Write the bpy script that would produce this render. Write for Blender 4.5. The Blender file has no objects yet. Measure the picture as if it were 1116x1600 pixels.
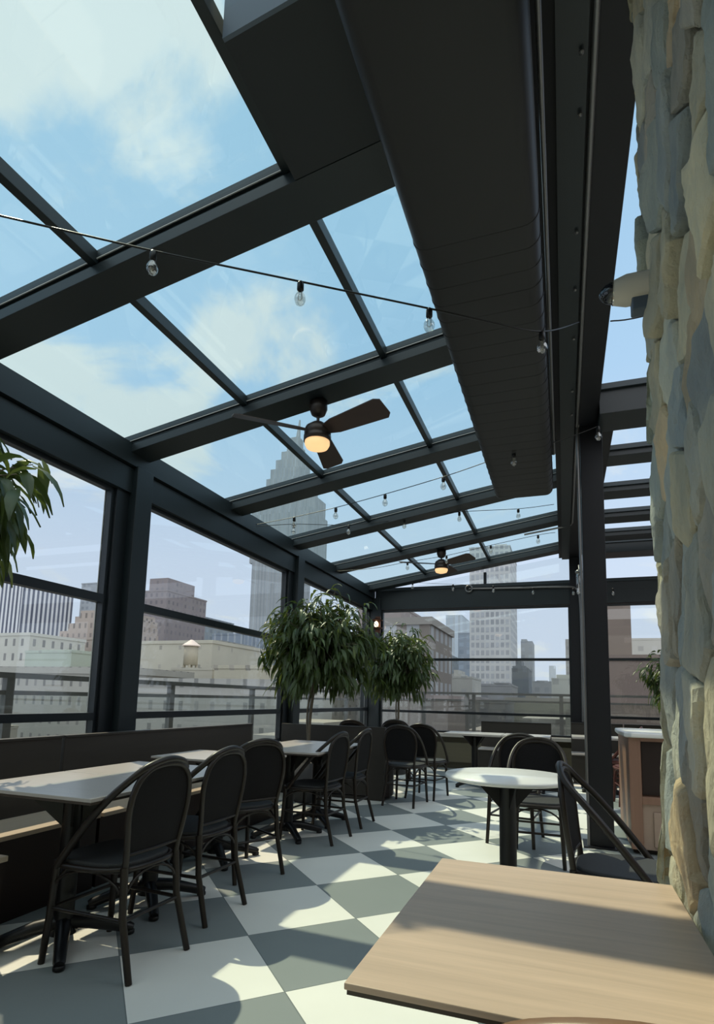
import bpy, bmesh, math, random
from mathutils import Vector, Matrix, noise
random.seed(7)
PI = math.pi
COL = bpy.context.scene.collection
SC = bpy.context.scene

# ------------------------------------------------------------------ camera
EYE = Vector((0.0, 0.0, 1.2))
F_ = Vector((-0.33364917, 0.93426996, 0.12576915))
R_ = Vector((0.94248762, 0.33340677, 0.02360101))
U_ = Vector((0.01988258, -0.12641033, 0.99177876))
FPX, PX, PY = 883.0, 566.0, 979.9
cam = bpy.data.objects.new('camera', bpy.data.cameras.new('camera'))
COL.objects.link(cam)
M = Matrix(((R_.x, U_.x, -F_.x, EYE.x), (R_.y, U_.y, -F_.y, EYE.y), (R_.z, U_.z, -F_.z, EYE.z), (0, 0, 0, 1)))
cam.matrix_world = M
cd = cam.data
cd.sensor_fit = 'VERTICAL'; cd.sensor_height = 24.0; cd.sensor_width = 24.0 * 1116 / 1600
cd.lens = FPX / 1600 * 24.0
cd.shift_x = -(PX - 558) / 1600; cd.shift_y = (PY - 800) / 1600
cd.clip_start = 0.02; cd.clip_end = 5000
SC.camera = cam

def ray(x, y):
    return F_ + R_ * ((x - PX) / FPX) - U_ * ((y - PY) / FPX)
def at(x, y, Y):            # the point seen in direction (x, y) lying at depth Y in the room's long direction
    d = ray(x, y); return EYE + d * (Y / d.y)

# ------------------------------------------------------------------ exposure, sky, sun
SC.view_settings.view_transform = 'Standard'
SC.view_settings.look = 'None'
SC.view_settings.exposure = 0.0
SC.view_settings.gamma = 1.0
SC.view_settings.use_curve_mapping = False
SUN_DIR = Vector((-0.60, 0.33, 1.0)).normalized()
sun = bpy.data.objects.new('sun', bpy.data.lights.new('sun', 'SUN'))
sun.data.energy = 4.1; sun.data.angle = math.radians(0.6); sun.data.color = (1.0, 0.87, 0.62)
sun.rotation_euler = SUN_DIR.to_track_quat('Z', 'Y').to_euler()
sun.location = (-8, 6, 12)
COL.objects.link(sun)

world = bpy.data.worlds.new('sky'); SC.world = world; world.use_nodes = True
wn = world.node_tree.nodes; wl = world.node_tree.links; wn.clear()
def W(t, **k):
    n = wn.new(t)
    for a, b in k.items(): setattr(n, a, b)
    return n
def wmath(op, a, b=None, clamp=False):
    n = W('ShaderNodeMath', operation=op); n.use_clamp = clamp
    for i, v in enumerate((a, b)):
        if v is None: continue
        if isinstance(v, (int, float)): n.inputs[i].default_value = v
        else: wl.new(v, n.inputs[i])
    return n.outputs[0]
tc = W('ShaderNodeTexCoord'); nrm = W('ShaderNodeVectorMath', operation='NORMALIZE'); wl.new(tc.outputs['Generated'], nrm.inputs[0])
DIR = nrm.outputs[0]
sep = W('ShaderNodeSeparateXYZ'); wl.new(DIR, sep.inputs[0])
grad = W('ShaderNodeValToRGB'); wl.new(sep.outputs['Z'], grad.inputs[0])
e = grad.color_ramp.elements
e[0].position = 0.0; e[0].color = (0.70, 0.79, 0.92, 1)
e[1].position = 1.0; e[1].color = (0.30, 0.54, 0.78, 1)
x = e.new(0.22); x.color = (0.64, 0.76, 0.93, 1)
x = e.new(0.5); x.color = (0.44, 0.66, 0.90, 1)
x = e.new(0.75); x.color = (0.36, 0.60, 0.83, 1)
# cloud layer: noise laid on a flat sheet overhead
zz = wmath('ADD', wmath('MAXIMUM', sep.outputs['Z'], 0.0), 0.22)
div = W('ShaderNodeVectorMath', operation='DIVIDE'); wl.new(DIR, div.inputs[0])
comb = W('ShaderNodeCombineXYZ')
for i in range(3): wl.new(zz, comb.inputs[i])
wl.new(comb.outputs[0], div.inputs[1])
nz = W('ShaderNodeTexNoise'); nz.inputs['Scale'].default_value = 3.1; nz.inputs['Detail'].default_value = 9; nz.inputs['Roughness'].default_value = 0.58
nz.inputs['Distortion'].default_value = 0.4
wl.new(div.outputs[0], nz.inputs['Vector'])
def lobe(px, py, width, amp):       # broad bank of cloud around one direction of the sky
    d = ray(px, py).normalized()
    dt = W('ShaderNodeVectorMath', operation='DOT_PRODUCT'); wl.new(DIR, dt.inputs[0]); dt.inputs[1].default_value = d
    t = wmath('DIVIDE', wmath('SUBTRACT', dt.outputs['Value'], math.cos(width)), 1 - math.cos(width), True)
    return wmath('MULTIPLY', t, amp)
bank = wmath('ADD', lobe(60, -20, 0.27, 0.52), lobe(150, 560, 0.25, 0.23))
bank = wmath('ADD', bank, lobe(400, 520, 0.16, 0.17))
bank = wmath('SUBTRACT', bank, lobe(170, 330, 0.22, 0.30))
low = wmath('MULTIPLY', wmath('SUBTRACT', 0.5, sep.outputs['Z'], True), 0.10)
dens = wmath('ADD', wmath('ADD', nz.outputs['Fac'], bank), low)
cr = W('ShaderNodeMapRange'); cr.interpolation_type = 'SMOOTHSTEP'
wl.new(dens, cr.inputs['Value']); cr.inputs['From Min'].default_value = 0.58; cr.inputs['From Max'].default_value = 0.76
cr.inputs['To Max'].default_value = 0.90
mx = W('ShaderNodeMix', data_type='RGBA'); wl.new(cr.outputs[0], mx.inputs[0])
wl.new(grad.outputs[0], mx.inputs[6]); mx.inputs[7].default_value = (0.79, 0.85, 0.87, 1)
glow = lobe(-60, -300, 0.6, 0.10)
mg = W('ShaderNodeMix', data_type='RGBA'); mg.blend_type = 'ADD'; wl.new(glow, mg.inputs[0])
wl.new(mx.outputs[2], mg.inputs[6]); mg.inputs[7].default_value = (1.0, 0.98, 0.82, 1)
bg = W('ShaderNodeBackground'); 
# added, unseen bright patch of sky behind the camera that lifts the ambient fill
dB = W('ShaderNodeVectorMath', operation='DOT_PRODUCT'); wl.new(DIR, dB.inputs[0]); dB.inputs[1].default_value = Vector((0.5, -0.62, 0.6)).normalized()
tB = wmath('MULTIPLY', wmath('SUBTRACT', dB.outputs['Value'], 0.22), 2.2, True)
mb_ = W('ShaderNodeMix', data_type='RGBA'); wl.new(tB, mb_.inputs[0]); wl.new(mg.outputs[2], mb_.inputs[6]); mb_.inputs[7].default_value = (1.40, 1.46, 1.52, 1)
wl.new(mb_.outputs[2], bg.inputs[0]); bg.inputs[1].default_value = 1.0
wo = W('ShaderNodeOutputWorld'); wl.new(bg.outputs[0], wo.inputs[0])

# ------------------------------------------------------------------ materials
def mat(name, col, rough=0.5, metal=0.0, spec=0.5, noise_amt=0.0, scale=20.0, bump=0.0, stretch=(1, 1, 1), col2=None):
    m = bpy.data.materials.new(name); m.use_nodes = True
    nt = m.node_tree; b = nt.nodes['Principled BSDF']
    b.inputs['Roughness'].default_value = rough; b.inputs['Metallic'].default_value = metal
    b.inputs['Specular IOR Level'].default_value = spec
    b.inputs['Base Color'].default_value = (*col, 1)
    t = nt.nodes.new('ShaderNodeTexCoord'); mp = nt.nodes.new('ShaderNodeMapping'); mp.inputs['Scale'].default_value = stretch
    nt.links.new(t.outputs['Object'], mp.inputs[0])
    n = nt.nodes.new('ShaderNodeTexNoise'); n.inputs['Scale'].default_value = scale; n.inputs['Detail'].default_value = 5
    nt.links.new(mp.outputs[0], n.inputs['Vector'])
    mxx = nt.nodes.new('ShaderNodeMix'); mxx.data_type = 'RGBA'
    c2 = col2 if col2 else tuple(c * (1 - noise_amt) for c in col)
    mxx.inputs[6].default_value = (*col, 1); mxx.inputs[7].default_value = (*c2, 1)
    nt.links.new(n.outputs['Fac'], mxx.inputs[0]); nt.links.new(mxx.outputs[2], b.inputs['Base Color'])
    if bump:
        bp = nt.nodes.new('ShaderNodeBump'); bp.inputs['Strength'].default_value = bump; bp.inputs['Distance'].default_value = 0.01
        nt.links.new(n.outputs['Fac'], bp.inputs['Height']); nt.links.new(bp.outputs[0], b.inputs['Normal'])
    return m

def wood(name, a, b_, axis=0, rough=0.45, scale=5.0):
    st = [14, 14, 14]; st[axis] = 0.7
    m = mat(name, a, rough, 0, 0.4, scale=scale / 3, stretch=tuple(st), col2=b_, bump=0.05)
    for n in m.node_tree.nodes:
        if n.type == 'TEX_NOISE':
            n.inputs['Roughness'].default_value = 0.65; n.inputs['Distortion'].default_value = 0.6; n.inputs['Detail'].default_value = 8
    return m

def glass(name, tint, gloss=0.06, rough=0.0):
    m = bpy.data.materials.new(name); m.use_nodes = True; nt = m.node_tree; nt.nodes.clear()
    o = nt.nodes.new('ShaderNodeOutputMaterial'); tr = nt.nodes.new('ShaderNodeBsdfTransparent'); tr.inputs[0].default_value = (*tint, 1)
    g = nt.nodes.new('ShaderNodeBsdfGlossy'); g.inputs['Roughness'].default_value = rough
    g.inputs[0].default_value = (1, 1, 1, 1)
    mi = nt.nodes.new('ShaderNodeMixShader'); mi.inputs[0].default_value = gloss
    nt.links.new(tr.outputs[0], mi.inputs[1]); nt.links.new(g.outputs[0], mi.inputs[2]); nt.links.new(mi.outputs[0], o.inputs[0])
    return m

def emis(name, col, s):
    m = bpy.data.materials.new(name); m.use_nodes = True; b = m.node_tree.nodes['Principled BSDF']
    b.inputs['Base Color'].default_value = (*col, 1); b.inputs['Emission Color'].default_value = (*col, 1); b.inputs['Emission Strength'].default_value = s
    return m

def facade(name, wall, win, w=3.0, h=3.3, fw=0.45, fh=0.5, rough=0.7, u0=0.0):
    """wall colour with a regular grid of windows on the vertical faces"""
    m = bpy.data.materials.new(name); m.use_nodes = True; nt = m.node_tree; N = nt.nodes; L = nt.links; b = N['Principled BSDF']
    b.inputs['Roughness'].default_value = rough
    def mth(op, a, c=None, d=None):
        n = N.new('ShaderNodeMath'); n.operation = op
        for i, v in enumerate((a, c, d)):
            if v is None: continue
            if isinstance(v, (int, float)): n.inputs[i].default_value = v
            else: L.new(v, n.inputs[i])
        return n.outputs[0]
    t = N.new('ShaderNodeTexCoord'); s = N.new('ShaderNodeSeparateXYZ'); L.new(t.outputs['Object'], s.inputs[0])
    sn = N.new('ShaderNodeSeparateXYZ'); L.new(t.outputs['Normal'], sn.inputs[0])
    u = mth('SUBTRACT', mth('MULTIPLY', s.outputs['Y'], sn.outputs['X']), mth('MULTIPLY', s.outputs['X'], sn.outputs['Y']))
    fu = mth('FRACT', mth('ADD', mth('DIVIDE', u, w), 50.0 + u0)); fv = mth('FRACT', mth('ADD', mth('DIVIDE', s.outputs['Z'], h), 50.25))
    mu = mth('LESS_THAN', mth('ABSOLUTE', mth('SUBTRACT', fu, 0.5)), fw / 2)
    mv = mth('LESS_THAN', mth('ABSOLUTE', mth('SUBTRACT', fv, 0.5)), fh / 2)
    vert = mth('LESS_THAN', mth('ABSOLUTE', sn.outputs['Z']), 0.5)
    mask = mth('MULTIPLY', mth('MULTIPLY', mu, mv), vert)
    # individual windows differ a little (blinds, random tone)
    cell = N.new('ShaderNodeCombineXYZ')
    L.new(mth('FLOOR', mth('DIVIDE', u, w)), cell.inputs[0]); L.new(mth('FLOOR', mth('DIVIDE', s.outputs['Z'], h)), cell.inputs[1])
    wn_ = N.new('ShaderNodeTexWhiteNoise'); L.new(cell.outputs[0], wn_.inputs['Vector'])
    wc = N.new('ShaderNodeMix'); wc.data_type = 'RGBA'; L.new(wn_.outputs['Value'], wc.inputs[0])
    wc.inputs[6].default_value = (*win, 1); wc.inputs[7].default_value = (*[c * 1.5 + 0.01 for c in win], 1)
    nz_ = N.new('ShaderNodeTexNoise'); nz_.inputs['Scale'].default_value = 0.15; nz_.inputs['Detail'].default_value = 6; L.new(t.outputs['Object'], nz_.inputs['Vector'])
    wa = N.new('ShaderNodeMix'); wa.data_type = 'RGBA'; L.new(nz_.outputs['Fac'], wa.inputs[0])
    wa.inputs[6].default_value = (*[c * 1.12 for c in wall], 1); wa.inputs[7].default_value = (*[c * 0.82 for c in wall], 1)
    mm = N.new('ShaderNodeMix'); mm.data_type = 'RGBA'; L.new(mask, mm.inputs[0]); L.new(wa.outputs[2], mm.inputs[6]); L.new(wc.outputs[2], mm.inputs[7])
    L.new(mm.outputs[2], b.inputs['Base Color'])
    return m

steel = mat('dark_steel', (0.010, 0.017, 0.021), 0.42, 0.0, 0.5, 0.25, 8)
steel2 = mat('dark_steel_trim', (0.035, 0.047, 0.055), 0.40, 0.3, 0.5, 0.2, 8)
column_m = mat('black_column_paint', (0.006, 0.0065, 0.010), 0.5, 0, 0.4, 0.2, 6)
duct_m = mat('duct_paint', (0.028, 0.028, 0.029), 0.5, 0.2, 0.4, 0.15, 3)
box_m = mat('soffit_paint', (0.015, 0.019, 0.023), 0.5, 0, 0.4, 0.15, 3)
gun_sky_m = mat('gunmetal_skylit_face', (0.10, 0.13, 0.17), 0.5, 0.1, 0.4, 0.1, 3)  # plain gunmetal on the camera foot; skylight painted into the air unit front
conduit_m = mat('galvanised_conduit', (0.22, 0.22, 0.22), 0.35, 0.7, 0.5, 0.1, 20)
frame_m = mat('window_frame_paint', (0.009, 0.013, 0.017), 0.4, 0, 0.5, 0.2, 8)
seal_m = mat('pale_glazing_seal', (0.45, 0.45, 0.44), 0.6, 0, 0.3, 0.1, 20)
roofglass = glass('roof_glass', (0.90, 0.965, 0.955), 0.04)
winglass = glass('window_glass', (0.95, 0.965, 0.965), 0.04)
railglass = glass('railing_glass', (0.86, 0.88, 0.86), 0.04)
bulbglass = glass('clear_bulb_glass', (0.86, 0.86, 0.84), 0.22, 0.05)
rattan = mat('dark_rattan_tube', (0.024, 0.017, 0.013), 0.36, 0, 0.4, 0.5, 30, 0.1)
mesh_m = mat('charcoal_woven_sling', (0.012, 0.011, 0.012), 0.8, 0, 0.2, 0.4, 260, 0.3)
cushion_m = mat('seat_pad', (0.055, 0.057, 0.060), 0.7, 0, 0.3, 0.3, 200, 0.2)
tan_rattan = mat('tan_rattan_tube', (0.28, 0.16, 0.09), 0.35, 0, 0.5, 0.4, 30, 0.1)
redchair_m = mat('dark_red_chair', (0.10, 0.025, 0.018), 0.5, 0, 0.4, 0.3, 20)
black_iron = mat('black_iron', (0.008, 0.008, 0.009), 0.4, 0.2, 0.5, 0.2, 20)
grey_top = wood('grey_laminate_top', (0.52, 0.48, 0.45), (0.40, 0.37, 0.35), 0, 0.30)
tan_top = wood('tan_oak_top', (0.76, 0.565, 0.44), (0.40, 0.30, 0.23), 0, 0.42, 6)
edge_m = mat('dark_table_edge', (0.06, 0.045, 0.035), 0.5)
white_top = mat('white_stone_top', (0.86, 0.86, 0.84), 0.25, 0, 0.5, 0.1, 4)
bench_m = wood('espresso_wood', (0.042, 0.035, 0.029), (0.027, 0.023, 0.019), 1, 0.5)
bench_x = wood('espresso_wood_cross', (0.044, 0.038, 0.031), (0.029, 0.025, 0.021), 0, 0.5)
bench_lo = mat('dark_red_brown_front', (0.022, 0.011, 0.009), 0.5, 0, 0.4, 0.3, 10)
seat_m = wood('light_wood_seat', (0.58, 0.47, 0.36), (0.45, 0.36, 0.28), 1, 0.45)
parapet_m = wood('olive_wood_panelling', (0.135, 0.125, 0.085), (0.10, 0.09, 0.06), 0, 0.5)
sill_m = mat('cream_sill', (0.52, 0.50, 0.45), 0.6, 0, 0.3, 0.1, 5)
station_m = wood('reddish_oak', (0.30, 0.17, 0.12), (0.20, 0.11, 0.075), 2, 0.45)
station_l = wood('pale_oak', (0.40, 0.29, 0.23), (0.32, 0.23, 0.18), 0, 0.45)
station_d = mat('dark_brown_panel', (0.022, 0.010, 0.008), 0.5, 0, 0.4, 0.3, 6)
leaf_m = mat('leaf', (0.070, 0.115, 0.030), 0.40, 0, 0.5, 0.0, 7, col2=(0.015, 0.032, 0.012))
lb = leaf_m.node_tree.nodes['Principled BSDF']
_tr = leaf_m.node_tree.nodes.new('ShaderNodeBsdfTranslucent'); _tr.inputs[0].default_value = (0.20, 0.26, 0.05, 1)
_mi = leaf_m.node_tree.nodes.new('ShaderNodeMixShader'); _mi.inputs[0].default_value = 0.2
_o = [n for n in leaf_m.node_tree.nodes if n.type == 'OUTPUT_MATERIAL'][0]
leaf_m.node_tree.links.new(lb.outputs[0], _mi.inputs[1]); leaf_m.node_tree.links.new(_tr.outputs[0], _mi.inputs[2]); leaf_m.node_tree.links.new(_mi.outputs[0], _o.inputs[0])
bark_m = mat('pale_bark', (0.20, 0.17, 0.13), 0.8, 0, 0.2, 0.4, 30, 0.3)
pot_m = mat('charcoal_planter', (0.05, 0.05, 0.052), 0.6, 0, 0.3, 0.2, 10)
soil_m = mat('soil', (0.03, 0.022, 0.016), 0.9, 0, 0.1, 0.4, 60, 0.5)
white_plastic = mat('white_plastic', (0.62, 0.58, 0.50), 0.4, 0, 0.5, 0.1, 10)
dome_m = mat('smoked_dome', (0.01, 0.012, 0.016), 0.05, 0, 0.8)
chrome_m = mat('chrome', (0.7, 0.7, 0.7), 0.15, 1.0)
fan_m = mat('bronze_fan', (0.055, 0.042, 0.038), 0.4, 0.5, 0.5, 0.2, 10)
blade_m = wood('dark_walnut_blade', (0.050, 0.032, 0.028), (0.034, 0.022, 0.020), 0, 0.5)
lens_m = emis('warm_opal_lens', (1.0, 0.62, 0.30), 0.9)
lamp_m = emis('warm_lamp_glow', (1.0, 0.80, 0.55), 3.0)
copper_m = mat('bronze_lantern', (0.10, 0.04, 0.02), 0.4, 0.6)
rail_m = mat('grey_steel_railing', (0.15, 0.15, 0.145), 0.5, 0.2, 0.4, 0.1, 10)
deck_m = mat('terrace_pavers', (0.32, 0.31, 0.29), 0.8, 0, 0.3, 0.2, 3)

# checkerboard of 0.6 m tiles laid at 45 degrees
floor_m = bpy.data.materials.new('checker_tiles'); floor_m.use_nodes = True
nt = floor_m.node_tree; N = nt.nodes; L = nt.links; fb = N['Principled BSDF']
t = N.new('ShaderNodeTexCoord'); mp = N.new('ShaderNodeMapping'); mp.vector_type = 'TEXTURE'
mp.inputs['Location'].default_value = (-1.52702, 1.82454, 0); mp.inputs['Rotation'].default_value = (0, 0, 0.7860)
mp.inputs['Scale'].default_value = (0.6005, 0.6005, 1)
L.new(t.outputs['Object'], mp.inputs[0])
ck = N.new('ShaderNodeTexChecker'); ck.inputs['Scale'].default_value = 1.0
off = N.new('ShaderNodeVectorMath'); off.operation = 'ADD'; off.inputs[1].default_value = (0.0, 0.0, 0.5)
L.new(mp.outputs[0], off.inputs[0]); L.new(off.outputs[0], ck.inputs['Vector'])
ck.inputs['Color2'].default_value = (0.80, 0.79, 0.74, 1); ck.inputs['Color1'].default_value = (0.235, 0.262, 0.262, 1)
fr = N.new('ShaderNodeVectorMath'); fr.operation = 'FRACTION'; L.new(mp.outputs[0], fr.inputs[0])
sx = N.new('ShaderNodeSeparateXYZ'); L.new(fr.outputs[0], sx.inputs[0])
def fm(op, a, c):
    n = N.new('ShaderNodeMath'); n.operation = op
    for i, v in enumerate((a, c)):
        if isinstance(v, (int, float)): n.inputs[i].default_value = v
        else: L.new(v, n.inputs[i])
    return n.outputs[0]
ax_ = fm('ABSOLUTE', fm('SUBTRACT', sx.outputs[0], 0.5), 0); ay_ = fm('ABSOLUTE', fm('SUBTRACT', sx.outputs[1], 0.5), 0)
gr = fm('GREATER_THAN', fm('MAXIMUM', ax_, ay_), 0.4955)
nzf = N.new('ShaderNodeTexNoise'); nzf.inputs['Scale'].default_value = 1.6; nzf.inputs['Detail'].default_value = 7; L.new(t.outputs['Object'], nzf.inputs['Vector'])
mf = N.new('ShaderNodeMix'); mf.data_type = 'RGBA'; mf.blend_type = 'MULTIPLY'; mf.inputs[0].default_value = 0.5
L.new(ck.outputs[0], mf.inputs[6])
rr_ = N.new('ShaderNodeValToRGB'); L.new(nzf.outputs['Fac'], rr_.inputs[0]); rr_.color_ramp.elements[0].color = (0.82, 0.84, 0.85, 1); rr_.color_ramp.elements[0].position = 0.3; rr_.color_ramp.elements[1].position = 0.7
L.new(rr_.outputs[0], mf.inputs[7])
mgx = N.new('ShaderNodeMix'); mgx.data_type = 'RGBA'; L.new(gr, mgx.inputs[0]); L.new(mf.outputs[2], mgx.inputs[6]); mgx.inputs[7].default_value = (0.16, 0.18, 0.18, 1)
L.new(mgx.outputs[2], fb.inputs['Base Color']); fb.inputs['Roughness'].default_value = 0.55; fb.inputs['Specular IOR Level'].default_value = 0.4

# ------------------------------------------------------------------ helpers
class MB:
    def __init__(s): s.v = []; s.f = []; s.sm = []
    def add(s, vs, fs, smooth=False):
        o = len(s.v); s.v += [tuple(v) for v in vs]
        for f in fs: s.f.append([i + o for i in f]); s.sm.append(smooth)
    def box(s, x0, x1, y0, y1, z0, z1):
        s.add([(x0, y0, z0), (x1, y0, z0), (x1, y1, z0), (x0, y1, z0), (x0, y0, z1), (x1, y0, z1), (x1, y1, z1), (x0, y1, z1)],
              [(3, 2, 1, 0), (4, 5, 6, 7), (0, 1, 5, 4), (1, 2, 6, 5), (2, 3, 7, 6), (3, 0, 4, 7)]); return s
    def hexa(s, p):          # eight corners, bottom four then top four
        s.add(p, [(3, 2, 1, 0), (4, 5, 6, 7), (0, 1, 5, 4), (1, 2, 6, 5), (2, 3, 7, 6), (3, 0, 4, 7)]); return s
    def tube(s, pts, r, n=8, closed=False, caps=True):
        pts = [Vector(p) for p in pts]; m = len(pts)
        rs = r if isinstance(r, (list, tuple)) else [r] * m
        tang = []
        for i in range(m):
            if closed: d = pts[(i + 1) % m] - pts[i - 1]
            else: d = pts[min(i + 1, m - 1)] - pts[max(i - 1, 0)]
            tang.append(d.normalized())
        ref = Vector((0, 0, 1)) if abs(tang[0].z) < 0.9 else Vector((1, 0, 0))
        a = tang[0].cross(ref).normalized(); vs = []
        for i in range(m):
            a = (a - tang[i] * a.dot(tang[i])).normalized(); b = tang[i].cross(a)
            for k in range(n):
                an = 2 * PI * k / n
                vs.append(pts[i] + (a * math.cos(an) + b * math.sin(an)) * rs[i])
        fs = []
        for i in range(m if closed else m - 1):
            j = (i + 1) % m
            for k in range(n):
                k2 = (k + 1) % n; fs.append((i * n + k, i * n + k2, j * n + k2, j * n + k))
        s.add(vs, fs, True)
        if caps and not closed:
            s.add([vs[k] for k in range(n)], [tuple(range(n))[::-1]]); s.add([vs[(m - 1) * n + k] for k in range(n)], [tuple(range(n))])
        return s
    def lathe(s, prof, n=24, c=(0, 0, 0), smooth=True):
        vs = []; m = len(prof)
        for r, z in prof:
            for k in range(n):
                an = 2 * PI * k / n; vs.append((c[0] + r * math.cos(an), c[1] + r * math.sin(an), c[2] + z))
        fs = []
        for i in range(m - 1):
            for k in range(n):
                k2 = (k + 1) % n; fs.append((i * n + k, i * n + k2, (i + 1) * n + k2, (i + 1) * n + k))
        fs.append(tuple(range(n))[::-1]); fs.append(tuple((m - 1) * n + k for k in range(n)))
        s.add(vs, fs, smooth); return s
    def prism(s, poly, z0, z1):
        n = len(poly)
        s.add([(p[0], p[1], z0) for p in poly] + [(p[0], p[1], z1) for p in poly],
              [tuple(range(n))[::-1], tuple(range(n, 2 * n))] + [(i, (i + 1) % n, n + (i + 1) % n, n + i) for i in range(n)]); return s
    def build(s, name, m, parent=None, bevel=0.0, loc=None):
        me = bpy.data.meshes.new(name); me.from_pydata(s.v, [], s.f); me.update()
        for p, k in zip(me.polygons, s.sm): p.use_smooth = k
        bm = bmesh.new(); bm.from_mesh(me); bmesh.ops.recalc_face_normals(bm, faces=bm.faces); bm.to_mesh(me); bm.free()
        me.materials.append(m)
        o = bpy.data.objects.new(name, me); COL.objects.link(o)
        if parent: o.parent = parent
        if loc: o.location = loc
        if bevel:
            b = o.modifiers.new('bevel', 'BEVEL'); b.width = bevel; b.segments = 2; b.limit_method = 'ANGLE'; b.angle_limit = 0.7
        return o
def box(name, m, parent, *a, bevel=0.0): return MB().box(*a).build(name, m, parent, bevel)
def empty(name, loc=(0, 0, 0), rz=0.0):
    o = bpy.data.objects.new(name, None); o.empty_display_size = 0.1; COL.objects.link(o); o.location = loc; o.rotation_euler = (0, 0, rz); return o
def tag(o, label=None, cat=None, group=None, kind=None):
    if label: o['label'] = label
    if cat: o['category'] = cat
    if group: o['group'] = group
    if kind: o['kind'] = kind
    return o
def struct(o): o['kind'] = 'structure'; return o
CH = {}
def copy_tree(src, parent=None):
    c = src.copy(); COL.objects.link(c)
    if parent: c.parent = parent
    for ch in list(src.children): copy_tree(ch, c)
    return c
def catmull(pts, n=6):
    P = [Vector(p) for p in pts]; out = []
    for i in range(len(P) - 1):
        p0 = P[max(i - 1, 0)]; p1 = P[i]; p2 = P[i + 1]; p3 = P[min(i + 2, len(P) - 1)]
        for k in range(n):
            t = k / n
            out.append(0.5 * ((2 * p1) + (p2 - p0) * t + (2 * p0 - 5 * p1 + 4 * p2 - p3) * t * t + (3 * p1 - p0 - 3 * p2 + p3) * t ** 3))
    out.append(P[-1]); return out

# ------------------------------------------------------------------ room shell
WX = -3.5            # inner face of the left glass wall
DY = 10.4            # inner face of the far glass wall
struct(box('floor', floor_m, None, -3.75, 6.0, -3.2, 10.65, -0.12, 0.0))

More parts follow.
